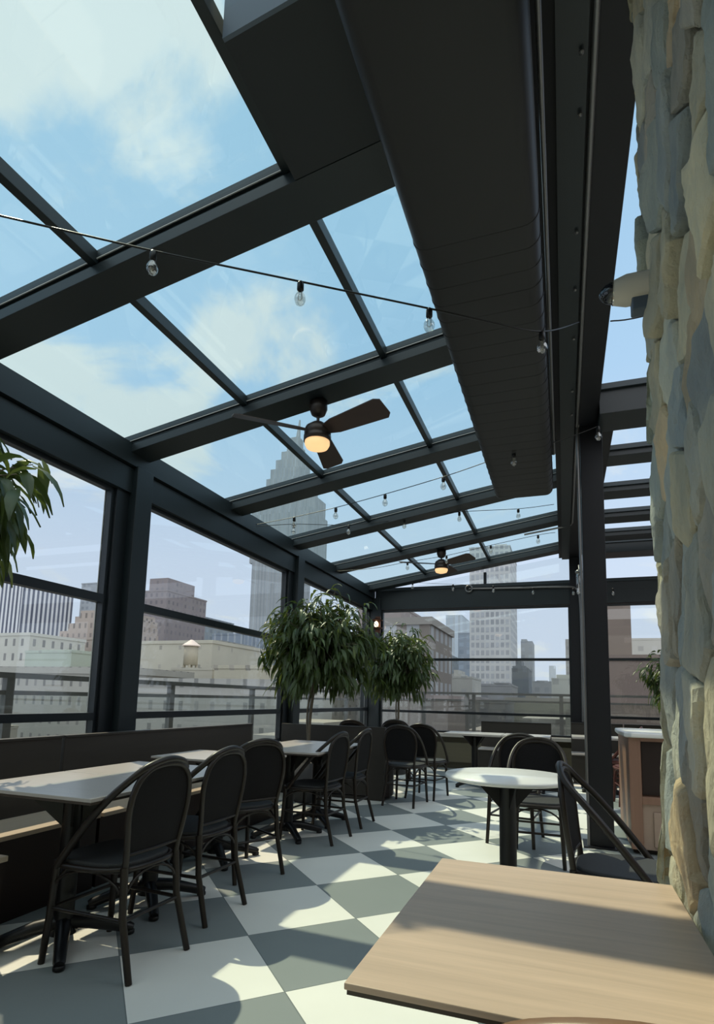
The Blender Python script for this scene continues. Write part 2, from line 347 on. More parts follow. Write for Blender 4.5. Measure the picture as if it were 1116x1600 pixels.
# stacked stone wall on the right, running towards the camera; stones are laid in the mesh
def stone_wall():
    """irregular split slabs, each with its own depth and tilt, set tightly over a dark backing"""
    y_near, y_far, x0, x1, Zt = -1.2, 1.755, 0.285, 1.0, 4.25
    rnd = random.Random(23)
    pal = [(0.42, 0.46, 0.43), (0.50, 0.50, 0.44), (0.60, 0.56, 0.43), (0.62, 0.50, 0.34), (0.40, 0.43, 0.43), (0.55, 0.56, 0.49), (0.42, 0.40, 0.35), (0.48, 0.53, 0.48), (0.68, 0.63, 0.47), (0.40, 0.44, 0.44)]
    V = []; Fc = []; C = []
    def clip(poly, p, q):          # keep the part of poly nearer to p than to q
        mx_, my_ = (p[0] + q[0]) / 2, (p[1] + q[1]) / 2; nx, ny = q[0] - p[0], q[1] - p[1]; out = []
        for a, b in zip(poly, poly[1:] + poly[:1]):
            da = (a[0] - mx_) * nx + (a[1] - my_) * ny; db = (b[0] - mx_) * nx + (b[1] - my_) * ny
            if da <= 0: out.append(a)
            if (da < 0) != (db < 0) and abs(da - db) > 1e-9:
                t = da / (da - db); out.append((a[0] + (b[0] - a[0]) * t, a[1] + (b[1] - a[1]) * t))
        return out
    def face(ulen, place, su, sz, ext):
        nu_, nz_ = int(ulen / su) + 3, int(Zt / sz) + 3
        seeds = {}
        for a in range(-1, nu_):
            for b in range(-1, nz_):
                seeds[(a, b)] = (a + 0.5 * (b % 2) + rnd.uniform(-0.42, 0.42), b + rnd.uniform(-0.42, 0.42))
        for (a, b), p in seeds.items():
            if not (0 <= a < nu_ - 1 and 0 <= b < nz_ - 1): continue
            poly = [(p[0] - 2, p[1] - 2), (p[0] + 2, p[1] - 2), (p[0] + 2, p[1] + 2), (p[0] - 2, p[1] + 2)]
            for da in (-2, -1, 0, 1, 2):
                for db in (-2, -1, 0, 1, 2):
                    q = seeds.get((a + da, b + db))
                    if q and (da or db) and poly: poly = clip(poly, p, q)
            if len(poly) < 3: continue
            P = [(min(max(u * su, 0.0), ulen + ext), min(max(z * sz, 0.0), Zt)) for u, z in poly]
            cx = sum(q[0] for q in P) / len(P); cz = sum(q[1] for q in P) / len(P)
            # cut each edge into short pieces and jog them a little
            ring = []
            for (ua, za), (ub, zb_) in zip(P, P[1:] + P[:1]):
                L_ = math.hypot(ub - ua, zb_ - za); k = max(1, int(L_ / 0.022))
                for m_ in range(k):
                    t = m_ / k; u = ua + (ub - ua) * t; z = za + (zb_ - za) * t
                    jg = 0.011 * noise.noise(Vector((u * 17, z * 17, 3.0))) + 0.005 * noise.noise(Vector((u * 50, z * 50, 8.0)))
                    ring.append((u + jg, z + 0.9 * jg))
            if len(ring) < 6: continue
            dep = rnd.choice((0.0, 0.004, 0.008, 0.014, 0.022)); tu = rnd.uniform(-0.10, 0.10); tz = rnd.uniform(-0.07, 0.07)
            c = pal[rnd.randrange(len(pal))]; br = rnd.uniform(1.0, 1.38); sd = rnd.uniform(0, 90)
            base = len(V); n = len(ring)
            rings = ((0.985, -0.045), (0.97, -0.012), (0.925, -0.003), (0.85, 0.0), (0.68, 0.001), (0.5, 0.003), (0.3, 0.002))
            for (f, dh) in rings:
                for (u, z) in ring:
                    uu = cx + (u - cx) * f; z_ = cz + (z - cz) * f
                    h = dep + dh + tu * (uu - cx) + tz * (z_ - cz)
                    if dh > -0.02: h += 0.011 * noise.fractal(Vector((uu * 12, z_ * 6, sd)), 0.8, 2.1, 6) + 0.004 * noise.noise(Vector((uu * 45, z_ * 14, sd)))
                    V.append(place(uu, z_, h)); C.append((c[0] * br, c[1] * br, c[2] * br, 1))
            V.append(place(cx, cz, dep + 0.002)); C.append((c[0] * br, c[1] * br, c[2] * br, 1))
            for r_ in range(len(rings) - 1):
                for m_ in range(n):
                    m2 = (m_ + 1) % n; o = base + r_ * n
                    Fc.append((o + m_, o + m2, o + n + m2, o + n + m_))
            o = base + (len(rings) - 1) * n
            for m_ in range(n): Fc.append((o + m_, o + (m_ + 1) % n, base + len(rings) * n))
    face(y_far - y_near, lambda u, z, h: (x0 - 0.018 - h, y_near + u, z), 0.145, 0.235, 0.012)
    face(x1 - x0, lambda u, z, h: (x0 - 0.012 + u, y_far - 0.02 + h, z), 0.2, 0.27, 0.0)
    b0 = len(V)                    # mortar backing that gives the wall its thickness
    for z in (0, Zt):
        for p in ((x0, y_near), (x1, y_near), (x1, y_far - 0.04), (x0, y_far - 0.04)): V.append((p[0], p[1], z)); C.append((0.16, 0.15, 0.13, 1))
    for f in ((3, 2, 1, 0), (4, 5, 6, 7), (0, 1, 5, 4), (1, 2, 6, 5), (2, 3, 7, 6), (3, 0, 4, 7)): Fc.append(tuple(b0 + q for q in f))
    me = bpy.data.meshes.new('wall_right'); me.from_pydata(V, [], Fc); me.update()
    ca = me.color_attributes.new('stone', 'FLOAT_COLOR', 'POINT'); ca.data.foreach_set('color', [q for c in C for q in c])
    bm = bmesh.new(); bm.from_mesh(me); bmesh.ops.recalc_face_normals(bm, faces=bm.faces); bm.to_mesh(me); bm.free()
    m = bpy.data.materials.new('split_stone'); m.use_nodes = True; n_ = m.node_tree; b = n_.nodes['Principled BSDF']; lk = n_.links.new
    at_ = n_.nodes.new('ShaderNodeAttribute'); at_.attribute_name = 'stone'
    tt = n_.nodes.new('ShaderNodeTexCoord'); mp_ = n_.nodes.new('ShaderNodeMapping'); mp_.inputs['Scale'].default_value = (1, 1.6, 0.7); lk(tt.outputs['Object'], mp_.inputs[0])
    q = n_.nodes.new('ShaderNodeTexNoise'); q.inputs['Scale'].default_value = 22; q.inputs['Detail'].default_value = 10; q.inputs['Roughness'].default_value = 0.65; lk(mp_.outputs[0], q.inputs['Vector'])
    q2 = n_.nodes.new('ShaderNodeTexNoise'); q2.inputs['Scale'].default_value = 6; q2.inputs['Detail'].default_value = 6; lk(mp_.outputs[0], q2.inputs['Vector'])
    rp = n_.nodes.new('ShaderNodeValToRGB'); lk(q2.outputs['Fac'], rp.inputs[0]); rp.color_ramp.elements[0].position = 0.32; rp.color_ramp.elements[0].color = (0.70, 0.72, 0.73, 1); rp.color_ramp.elements[1].position = 0.68; rp.color_ramp.elements[1].color = (1.12, 1.06, 0.95, 1)
    mm = n_.nodes.new('ShaderNodeMix'); mm.data_type = 'RGBA'; mm.blend_type = 'MULTIPLY'; mm.inputs[0].default_value = 1.0; lk(at_.outputs['Color'], mm.inputs[6]); lk(rp.outputs[0], mm.inputs[7])
    bp = n_.nodes.new('ShaderNodeBump'); bp.inputs['Strength'].default_value = 0.9; bp.inputs['Distance'].default_value = 0.03
    lk(q.outputs['Fac'], bp.inputs['Height']); lk(bp.outputs[0], b.inputs['Normal']); lk(mm.outputs[2], b.inputs['Base Color']); b.inputs['Roughness'].default_value = 0.85
    me.materials.append(m)
    o = bpy.data.objects.new('wall_right', me); COL.objects.link(o); return struct(o)
stone_wall()

POSTS_L = [-2.6, 0.65, 3.86, 7.05]
# left glass wall: parapet, header and posts
wl_ = struct(empty('wall_left', (WX, 3.7, 0)))
def bx(p, name, m, x0, x1, y0, y1, z0, z1, bevel=0.0):
    l = p.location
    return box(name, m, p, x0 - l.x, x1 - l.x, y0 - l.y, y1 - l.y, z0 - l.z, z1 - l.z, bevel=bevel)
bx(wl_, 'parapet', parapet_m, -3.68, WX, -3.0, 10.4, 0.0, 0.58)
bx(wl_, 'sill', sill_m, -3.74, WX + 0.03, -3.0, 10.4, 0.58, 0.62)
bx(wl_, 'header_beam', steel, -3.66, WX + 0.01, -3.0, 10.4, 2.92, 3.14)
bx(wl_, 'eave_gutter', steel, -3.62, WX + 0.045, -3.0, 10.4, 3.152, 3.34)
bx(wl_, 'header_groove', column_m, -3.64, WX - 0.01, -3.0, 10.4, 3.14, 3.152)
for y in POSTS_L:
    bx(wl_, 'post', steel, -3.66, WX + 0.06, y - 0.10, y + 0.10, 0.0, 3.16, 0.004)
    bx(wl_, 'jamb', frame_m, -3.62, WX - 0.015, y - 0.24, y - 0.10, 0.62, 2.93, 0.003)
bx(wl_, 'post', steel, -3.70, WX + 0.17, 10.35, 10.62, 0.0, 3.16, 0.004)
# windows of the left wall
def window(n, axis, a0, a1, c, z0=0.62, z1=2.92, trans=((1.93, 2.0), (0.98, 1.04)), seal=True):
    """one glazed bay: frame, two transoms, three panes. axis 'y': in the left wall; 'x': in the far wall"""
    if axis == 'y': w = empty('window_%d' % n, (c, a0, z0)); B = lambda p0, p1, d0, d1, q0, q1: (d0 - c, d1 - c, p0 - a0, p1 - a0, q0 - z0, q1 - z0)
    else: w = empty('window_%d' % n, (a0, c, z0)); B = lambda p0, p1, d0, d1, q0, q1: (p0 - a0, p1 - a0, d0 - c, d1 - c, q0 - z0, q1 - z0)
    struct(w)
    fr_ = MB(); t = 0.035
    fr_.box(*B(a0, a0 + t, c - 0.03, c + 0.03, z0, z1)); fr_.box(*B(a1 - t, a1, c - 0.03, c + 0.03, z0, z1))
    fr_.box(*B(a0 + t, a1 - t, c - 0.03, c + 0.03, z0, z0 + t)); fr_.box(*B(a0 + t, a1 - t, c - 0.03, c + 0.03, z1 - t, z1))
    fr_.build('window_frame', frame_m, w)
    zs = [z0 + t] ; 
    for (q0, q1) in sorted(trans):
        box('transom', frame_m, w, *B(a0 + t, a1 - t, c - 0.035, c + 0.035, q0, q1)); zs += [q0, q1]
    zs.append(z1 - t)
    for i in range(0, len(zs), 2):
        box('glass_pane', winglass, w, *B(a0 + t, a1 - t, c - 0.004, c + 0.004, zs[i], zs[i + 1]))
    if seal:
        s_ = MB(); s_.box(*B(a1 - t - 0.006, a1 - t, c - 0.036, c - 0.03, z0 + t, z1 - t)); s_.build('glazing_seal', seal_m, w)
    return w
k = 1
for a, b in zip(POSTS_L[:-1], POSTS_L[1:]):
    window(k, 'y', a + 0.10, b - 0.24, -3.57); k += 1
window(k, 'y', 7.15, 10.35, -3.57); k += 1

# far glass wall
wf = struct(empty('wall_far', (-1.5, DY, 0)))
bx(wf, 'parapet', parapet_m, -3.33, 6.0, DY, DY + 0.2, 0.0, 0.56)
bx(wf, 'plank_ledge', parapet_m, -3.33, 6.0, DY - 0.10, DY, 0.12, 0.46)
bx(wf, 'sill', sill_m, -3.33, 6.0, DY - 0.14, DY + 0.26, 0.56, 0.615)
bx(wf, 'header_beam', steel, -3.45, 6.0, DY, DY + 0.2, 2.93, 3.36)
bx(wf, 'header_cap', steel2, -3.45, 6.0, DY - 0.015, DY + 0.22, 3.30, 3.345)
bx(wf, 'post', column_m, 0.14, 0.34, DY - 0.02, DY + 0.2, 0.0, 3.85, 0.004)
bx(wf, 'post', column_m, 3.3, 3.5, DY - 0.02, DY + 0.2, 0.0, 3.85, 0.004)
window(k, 'x', -3.33, 0.14, DY + 0.06, trans=((1.94, 1.985), (0.965, 1.01)), seal=False); k += 1
window(k, 'x', 0.34, 3.3, DY + 0.06, trans=((1.94, 1.985), (0.965, 1.01)), seal=False); k += 1
window(k, 'x', 3.5, 6.0, DY + 0.06, trans=((1.94, 1.985), (0.965, 1.01)), seal=False); k += 1
# triangular gable light over the far header
gl = struct(empty('window_%d' % k, (-1.34, DY + 0.1, 3.36))); k += 1
MB().hexa([Vector(p) - gl.location for p in [(-2.85, DY + 0.09, 3.36), (0.14, DY + 0.09, 3.36), (0.14, DY + 0.1, 3.36), (-2.85, DY + 0.1, 3.36),
     (-2.85, DY + 0.09, 3.365), (0.14, DY + 0.09, 3.83), (0.14, DY + 0.1, 3.83), (-2.85, DY + 0.1, 3.365)]]).build('glass_pane', winglass, gl)
box('gable_mullion', frame_m, gl, -0.02, 0.03, -0.04, 0.04, 0.0, 0.23)
# dark wall behind the camera
struct(box('wall_back', sill_m, None, -3.75, 6.0, -3.2, -3.0, 0.0, 4.5))
struct(box('wall_right_far', station_d, None, 6.0, 6.2, -3.2, 10.65, 0.0, 4.5))

# ------------------------------------------------------------------ glazed lean-to roof
SL = 0.16
def zb(x): return 3.25 + SL * (x + 3.5)        # underside of the rafters
ceil = struct(empty('ceiling', (-1.6, 4, 3.5)))
def cbuild(mb, name, m, bevel=0.0):
    mb.v = [(a - ceil.location.x, b - ceil.location.y, c - ceil.location.z) for a, b, c in mb.v]; return mb.build(name, m, ceil, bevel)
def slab(mb, x0, x1, y0, y1, o0, o1):
    mb.hexa([(x0, y0, zb(x0) + o0), (x1, y0, zb(x1) + o0), (x1, y1, zb(x1) + o0), (x0, y1, zb(x0) + o0),
             (x0, y0, zb(x0) + o1), (x1, y0, zb(x1) + o1), (x1, y1, zb(x1) + o1), (x0, y1, zb(x0) + o1)]); return mb
YB = [-2.42, -0.86, 0.70, 2.25, 3.80, 5.35, 6.90, 8.45, 10.13]
XR = 0.0
for y in YB:
    cbuild(slab(MB(), WX - 0.42, XR, y - 0.12, y + 0.12, 0.0, 0.065), 'roof_rafter', steel, 0.003)
    m_ = MB(); slab(m_, WX - 0.42, XR, y - 0.095, y + 0.095, 0.07, 0.10)
    slab(m_, WX - 0.42, XR, y - 0.115, y - 0.07, 0.112, 0.155); slab(m_, WX - 0.42, XR, y + 0.07, y + 0.115, 0.112, 0.155); slab(m_, WX - 0.42, XR, y - 0.05, y + 0.05, 0.1, 0.17)
    cbuild(m_, 'glazing_frame', steel2)
    m_ = MB(); slab(m_, WX - 0.42, XR, y - 0.118, y - 0.112, 0.100, 0.106); cbuild(m_, 'glazing_gasket', seal_m)
for y0, y1 in zip(YB[:-1], YB[1:]):
    for xm in (-2.365, -1.20):
        cbuild(slab(MB(), xm - 0.022, xm + 0.022, y0 + 0.10, y1 - 0.10, 0.075, 0.15), 'glazing_bar', steel, 0.002)
    for xa, xb_ in ((WX - 0.42, -2.365), (-2.365, -1.20), (-1.20, XR)):
        cbuild(slab(MB(), xa, xb_, y0 + 0.105, y1 - 0.105, 0.120, 0.128), 'roof_pane', roofglass)
# main beam along the high side and the wider box behind the column
b_ = MB(); b_.box(-0.03, 0.34, -3.0, 10.4, 3.76, 4.12); cbuild(b_, 'ridge_beam', column_m, 0.004)
b_ = MB(); b_.box(0.345, 0.50, 5.6, 10.4, 3.80, 4.05); cbuild(b_, 'ridge_beam_cover', column_m, 0.004)
b_ = MB(); b_.box(0.02, 0.14, -3.0, 10.35, 3.72, 3.76); cbuild(b_, 'beam_flange', steel)
# flat purlins of the roof to the right of the main beam
for (y0, y1, z0, z1) in ((-1.6, -1.1, 3.72, 3.95), (0.6, 1.1, 3.72, 3.95), (2.9, 3.0, 3.8, 3.95), (5.0, 5.36, 3.68, 3.93), (6.22, 6.5, 3.80, 3.90), (7.30, 7.6, 3.80, 3.90), (8.34, 8.66, 3.80, 3.90), (9.30, 9.62, 3.80, 3.90), (9.95, 10.38, 3.70, 3.9)):
    x0_ = 0.50 if y0 > 5.5 else 0.34
    if y0 < 1.5: x0_ = 1.02
    if 2 < y0 < 4: continue
    m_ = MB(); m_.box(x0_, 6.0, y0, y1, z0, z1); cbuild(m_, 'flat_roof_purlin', steel, 0.004)
    m_ = MB(); m_.box(x0_, 6.0, y0 - 0.03, y0, z1 - 0.04, z1 + 0.01); cbuild(m_, 'purlin_flashing', steel2)
# roof deck closing the back of the terrace room behind the camera

# soffit box between the rafters
t = tag(empty('air_handler_box', (-0.6, 1.9, 3.6)), 'large dark boxed air unit hung under the glass roof beside the duct', 'air unit')
m_ = MB()
m_.hexa([(-1.15, 1.53, zb(-1.15) - 0.0), (-0.04, 1.53, zb(-0.04)), (-0.04, 2.125, zb(-0.04)), (-1.15, 2.125, zb(-1.15)), (-1.15, 1.53, 4.02), (-0.04, 1.53, 4.02), (-0.04, 2.125, 4.02), (-1.15, 2.125, 4.02)])
m_.v = [(a + 0.6, b - 1.9, c - 3.6) for a, b, c in m_.v]; m_.build('housing', box_m, t)
m_ = MB(); m_.box(-1.149, -0.041, 1.515, 1.53, 3.66, 4.02); m_.v = [(a + 0.6, b - 1.9, c - 3.6) for a, b, c in m_.v]
m_.v[0] = (-1.149 + 0.6, 1.515 - 1.9, zb(-1.149) - 3.6); m_.v[3] = (-1.149 + 0.6, 1.53 - 1.9, zb(-1.149) - 3.6); m_.v[1] = (-0.041 + 0.6, 1.515 - 1.9, zb(-0.041) - 3.6); m_.v[2] = (-0.041 + 0.6, 1.53 - 1.9, zb(-0.041) - 3.6)
m_.build('front_panel', gun_sky_m, t)  # paler than the housing: skylight on this face is painted into its colour

# duct with rounded lower corners
DX0, DX1, DZ0, DZ1, DYE = -0.63, -0.06, 3.30, 3.575, 5.83
t = tag(empty('ventilation_duct', (-0.35, 3.0, 3.3)), 'long dark rectangular air duct with rounded corners hung below the rafters', 'duct')
def rrect(x0, x1, z0, z1, r, n=5):
    p = []
    for cx, cz, a0 in ((x1 - r, z1 - r, 0), (x0 + r, z1 - r, 90), (x0 + r, z0 + r, 180), (x1 - r, z0 + r, 270)):
        for i in range(n + 1):
            a = math.radians(a0 + 90 * i / n); p.append((cx + r * math.cos(a), cz + r * math.sin(a)))
    return p
def loft(prof, y0, y1, mb):
    n = len(prof)
    mb.add([(p[0], y0, p[1]) for p in prof] + [(p[0], y1, p[1]) for p in prof], [(i, (i + 1) % n, n + (i + 1) % n, n + i) for i in range(n)], True)
    mb.add([(p[0], y0, p[1]) for p in prof], [tuple(range(n))]); mb.add([(p[0], y1, p[1]) for p in prof], [tuple(range(n))])
def sub(mb, o): mb.v = [(a - o.location.x, b - o.location.y, c - o.location.z) for a, b, c in mb.v]; return mb
m_ = MB(); loft(rrect(DX0, DX1, DZ0, DZ1, 0.07), -3.0, DYE, m_); sub(m_, t).build('duct_body', duct_m, t)
for i in range(26):
    y = 2.36 + i * 0.136
    m_ = MB(); loft(rrect(DX0 - 0.004, DX1 + 0.004, DZ0 - 0.001, DZ1, 0.074), y, y + 0.012, m_); sub(m_, t).build('seam_band', duct_m, t)
m_ = MB(); m_.box(-0.12, -0.035, -3.0, DYE, 3.72, 3.76); sub(m_, t).build('gap_filler', column_m, t)  # added dark filler, blocks the sliver of sky between duct and beam
# round sprinkler pipe beside the duct
m_ = MB(); m_.tube([(-0.035, -0.5, 3.52), (-0.035, 2.4, 3.52), (-0.038, 5.3, 3.5)], 0.011, 8); m_.tube([(-0.035, 2.4, 3.52), (-0.035, 2.4, 3.72)], 0.011, 8); m_.tube([(-0.038, 5.3, 3.5), (-0.038, 5.3, 3.72)], 0.011)
tag(m_.build('sprinkler_pipe', conduit_m), 'thin grey pipe running along the right side of the air duct', 'pipe')
# conduits under the main beam
m_ = MB(); m_.tube(catmull([(0.165, -1.0, 3.74), (0.165, 1.5, 3.74), (0.165, 5.2, 3.74), (0.165, 7.9, 3.74), (0.15, 8.32, 3.74), (0.05, 8.4, 3.73), (-0.5, 8.42, 3.66)], 6), 0.014, 8)
o = tag(m_.build('electrical_conduit', conduit_m), 'long straight grey conduit clipped under the dark main beam', 'conduit')
for y in (2.05, 2.3, 2.95, 3.4, 3.9, 4.6, 5.0):
    b2 = MB(); b2.lathe([(0.0, -0.008), (0.010, -0.006), (0.010, 0.0)], 10, (0.115, y, 3.71)); b2.build('clip_bolt', conduit_m, o)
m_ = MB(); m_.tube(catmull([(0.175, 5.3, 3.74), (0.165, 5.32, 3.6), (0.172, 5.33, 2.0), (0.178, 5.33, 0.02)], 6), 0.012, 8)
tag(m_.build('electrical_conduit', conduit_m), 'grey conduit running down beside the black steel column', 'conduit')

# far sprinkler / conduit run on the far header, bending down the far post
p = [at(733, 920, 10.36), at(800, 919, 10.36), at(880, 917, 10.36), at(900, 920, 10.36), at(906, 938, 10.36), at(909, 1020, 10.36), at(911, 1128, 10.36)]
m_ = MB(); m_.tube(catmull(p, 6), 0.016, 8)
c0 = p[0]; m_.tube([(c0.x + 0.06 * math.cos(a * PI / 8), c0.y - 0.01, c0.z + 0.06 * math.sin(a * PI / 8)) for a in range(16)], 0.014, 8, closed=True)
tag(m_.build('electrical_conduit', conduit_m), 'grey conduit with ring end along the far header bending down the post', 'conduit')

# steel column
o = tag(empty('steel_column', (0.285, 5.45, 0)), 'square black steel column beside the round white table', 'column')
box('shaft', column_m, o, -0.095, 0.095, -0.095, 0.095, 0.012, 3.76, bevel=0.004)
box('base_plate', column_m, o, -0.15, 0.15, -0.15, 0.15, 0.0, 0.012)
# small clear-glass lantern on the column
lt = tag(empty('wall_lantern', (0.15, 6.6, 2.6)), 'small clear lantern fixed behind the black column near its top', 'lantern')
pL = at(906, 928, 7.2); lt.location = pL
m_ = MB(); m_.lathe([(0.03, 0), (0.035, 0.02), (0.035, 0.24), (0.03, 0.26)], 14); m_.build('glass_jar', bulbglass, lt)
m_ = MB(); m_.lathe([(0.0, 0.26), (0.045, 0.26), (0.045, 0.28), (0.02, 0.30), (0, 0.30)], 14); m_.tube([(0, 0, 0.29), (0, 0.03, 0.36), (0.0, 0.08, 0.36)], 0.008); m_.build('cap', conduit_m, lt)

# ------------------------------------------------------------------ bistro chairs
def make_chair(name, fm_=rattan, sling=mesh_m, pad=cushion_m):
    """faces +Y in its own frame; origin on the floor under the seat"""
    t = empty(name)
    tr = 0.014
    def hoop(w, y0, z0, yt, zt, flat=0.55, n=26, ext=None):
        pts = []
        for i in range(n + 1):
            a = PI * i / n; s_ = math.sin(a); c_ = math.cos(a)
            sx_ = abs(c_) ** flat * (1 if c_ >= 0 else -1) * w; q = abs(s_) ** 0.62
            pts.append((sx_, y0 + (yt - y0) * q ** 1.15, z0 + (zt - z0) * q))
        return pts
    half = [(0.222, 0.14, 0.43), (0.228, 0.06, 0.53), (0.226, -0.03, 0.64), (0.212, -0.125, 0.745), (0.178, -0.205, 0.825), (0.118, -0.245, 0.878), (0.0, -0.262, 0.903)]
    hp = catmull(half + [(-a, b, c) for a, b, c in half[-2::-1]], 5)
    m = MB(); m.tube(hp, 0.0165, 8); m.build('arm_hoop', fm_, t)
    # inner back frame: a horseshoe carried up from the rear legs
    hb_ = [(0.162, -0.19, 0.44), (0.166, -0.197, 0.50), (0.180, -0.208, 0.58), (0.192, -0.218, 0.67), (0.188, -0.228, 0.75), (0.160, -0.237, 0.82), (0.098, -0.246, 0.866), (0.0, -0.252, 0.880)]
    hp2 = catmull(hb_, 4)
    bp_ = [tuple(q) for q in hp2[4:]]
    back = hb_ + [(-a, b, c) for a, b, c in hb_[-2::-1]]
    back = catmull(back, 4)
    m = MB(); m.tube(back, tr, 8); m.tube([(-0.166, -0.195, 0.50), (0, -0.205, 0.50), (0.166, -0.195, 0.50)], 0.009, 6); m.build('back_frame', fm_, t)
    # woven sling between
    m = MB(); rows = 10; vs = []; 
    prof = [(abs(x) * 0.97, y + 0.001, z - 0.003) for x, y, z in bp_]
    for q in prof:
        for sxx in (-1, -0.33, 0.33, 1): vs.append((q[0] * sxx, q[1] - 0.010 * (1 - abs(sxx)), q[2]))
    fs = []
    for i in range(len(prof) - 1):
        for j in range(3): a = i * 4 + j; fs.append((a, a + 1, a + 5, a + 4))
    off_ = len(vs); vs2 = [(a, b + 0.006, c) for a, b, c in vs]
    m.add(vs, fs, True); m.add(vs2, [f[::-1] for f in fs], True); m.build('back_sling', sling, t)
    # seat
    poly = []
    for i in range(32):
        a = 2 * PI * i / 32; c_ = math.cos(a); s_ = math.sin(a)
        r = 1.0 / (abs(c_) ** 3.2 + abs(s_) ** 3.2) ** (1 / 3.2)
        poly.append((c_ * r * (0.215 + 0.018 * s_), 0.01 + s_ * r * 0.215))
    m = MB(); m.prism([(a * 0.95, 0.01 + (b - 0.01) * 0.95) for a, b in poly], 0.438, 0.462); m.build('seat', pad, t, 0.008)
    m = MB(); m.tube([(a, b, 0.435) for a, b in poly], 0.014, 8, closed=True); m.build('seat_rail', fm_, t)
    for sxx in (-1, 1):
        m = MB(); m.tube([(0.175 * sxx, 0.19, 0.44), (0.185 * sxx, 0.20, 0.2), (0.195 * sxx, 0.215, 0.0)], [0.017, 0.016, 0.0145], 8); m.build('leg', fm_, t)
        m = MB(); m.tube([(0.165 * sxx, -0.19, 0.45), (0.172 * sxx, -0.205, 0.25), (0.185 * sxx, -0.275, 0.0)], [0.017, 0.016, 0.0145], 8); m.build('leg', fm_, t)
    m = MB()
    z = 0.235
    m.tube([(-0.183, 0.198, z), (0.183, 0.198, z)], 0.009, 6); m.tube([(-0.174, -0.21, z), (0.174, -0.21, z)], 0.009, 6)
    for sxx in (-1, 1): m.tube([(0.174 * sxx, -0.208, z), (0.184 * sxx, 0.198, z)], 0.009, 6)
    m.build('stretcher', fm_, t)
    # curved braces under the seat rail
    m = MB()
    def arch(p0, p1, zlo, zhi, inset=0.0):
        q = []
        for i in range(11):
            a = PI * i / 10; f = 0.5 - 0.5 * math.cos(a)
            q.append((p0[0] + (p1[0] - p0[0]) * f, p0[1] + (p1[1] - p0[1]) * f, zlo + (zhi - zlo) * math.sin(a)))
        m.tube(q, 0.007, 6)
    arch((-0.183, 0.2), (0.183, 0.2), 0.30, 0.415); arch((-0.17, -0.2), (0.17, -0.2), 0.30, 0.42)
    for sxx in (-1, 1): arch((0.172 * sxx, -0.2), (0.184 * sxx, 0.2), 0.30, 0.415)
    m.build('curved_brace', fm_, t)
    return t
chair0 = make_chair('bistro_chair')
used = [False]
def chair(x, y, face, label, group=None, src=None):
    """face: compass direction the sitter looks, degrees, 0 = +Y, 90 = -X"""
    if not used[0] and src is None: o = chair0; used[0] = True
    else: o = copy_tree(src or chair0)
    o.location = (x, y, 0); o.rotation_euler = (0, 0, math.radians(face))
    tag(o, label, 'chair', group); return o
G1 = 'bistro chairs along the row of grey tables'
chair(-1.99, 2.245, 88, 'dark bistro chair with rounded back, nearest the camera in the left row', G1)
chair(-2.05, 2.865, 88, 'dark bistro chair, second in the left row, beside the second grey table', G1)
chair(-2.16, 3.60, 62, 'dark bistro chair, third in the left row, turned with its back facing the camera', G1)
chair(-2.07, 4.66, 86, 'dark bistro chair, fourth in the left row, beyond the turned chair', G1)
chair(-2.07, 5.32, 90, 'dark bistro chair, last of the left row, just before the divider', G1)
G2 = 'bistro chairs beyond the divider'
chair(-1.765, 6.60, -4, 'dark bistro chair with its back to the camera just right of the divider end', G2)
chair(-1.64, 7.18, -8, 'dark bistro chair, right one of the pair beyond the divider end', G2)
chair(-2.36, 8.25, 10, 'dark bistro chair, only its rounded top showing behind the pair of chairs', G2)
chair(-2.76, 7.62, 0, 'dark bistro chair, only its rounded top showing over the divider', G2)
chair(-0.21, 4.76, 180, 'dark bistro chair behind the round white table, its seat tucked nearest it', 'bistro chairs at the round white table')
chair(-0.42, 5.30, 172, 'dark bistro chair standing a step behind the other one at the white table', 'bistro chairs at the round white table')
chair(0.235, 3.00, -97, 'dark bistro chair half hidden by the stone wall, facing right', 'bistro chairs at the round white table')
near = make_chair('bistro_chair', tan_rattan)
near.location = (0.085, 0.862, 0); near.rotation_euler = (0, 0, math.radians(0)); tag(near, 'copper-brown chair whose back top curves in at the bottom edge, tucked under the oak table', 'chair')
redc = make_chair('bistro_chair', redchair_m, redchair_m, redchair_m)
redc.location = (0.72, 8.55, 0); redc.rotation_euler = (0, 0, math.radians(80)); tag(redc, 'dark red chair behind the black column beside the wooden station', 'chair', 'dark red chairs')
o = copy_tree(redc); o.location = (0.80, 7.75, 0); o.rotation_euler = (0, 0, math.radians(95)); tag(o, 'dark red chair just left of the wooden station, nearer of two', 'chair', 'dark red chairs')

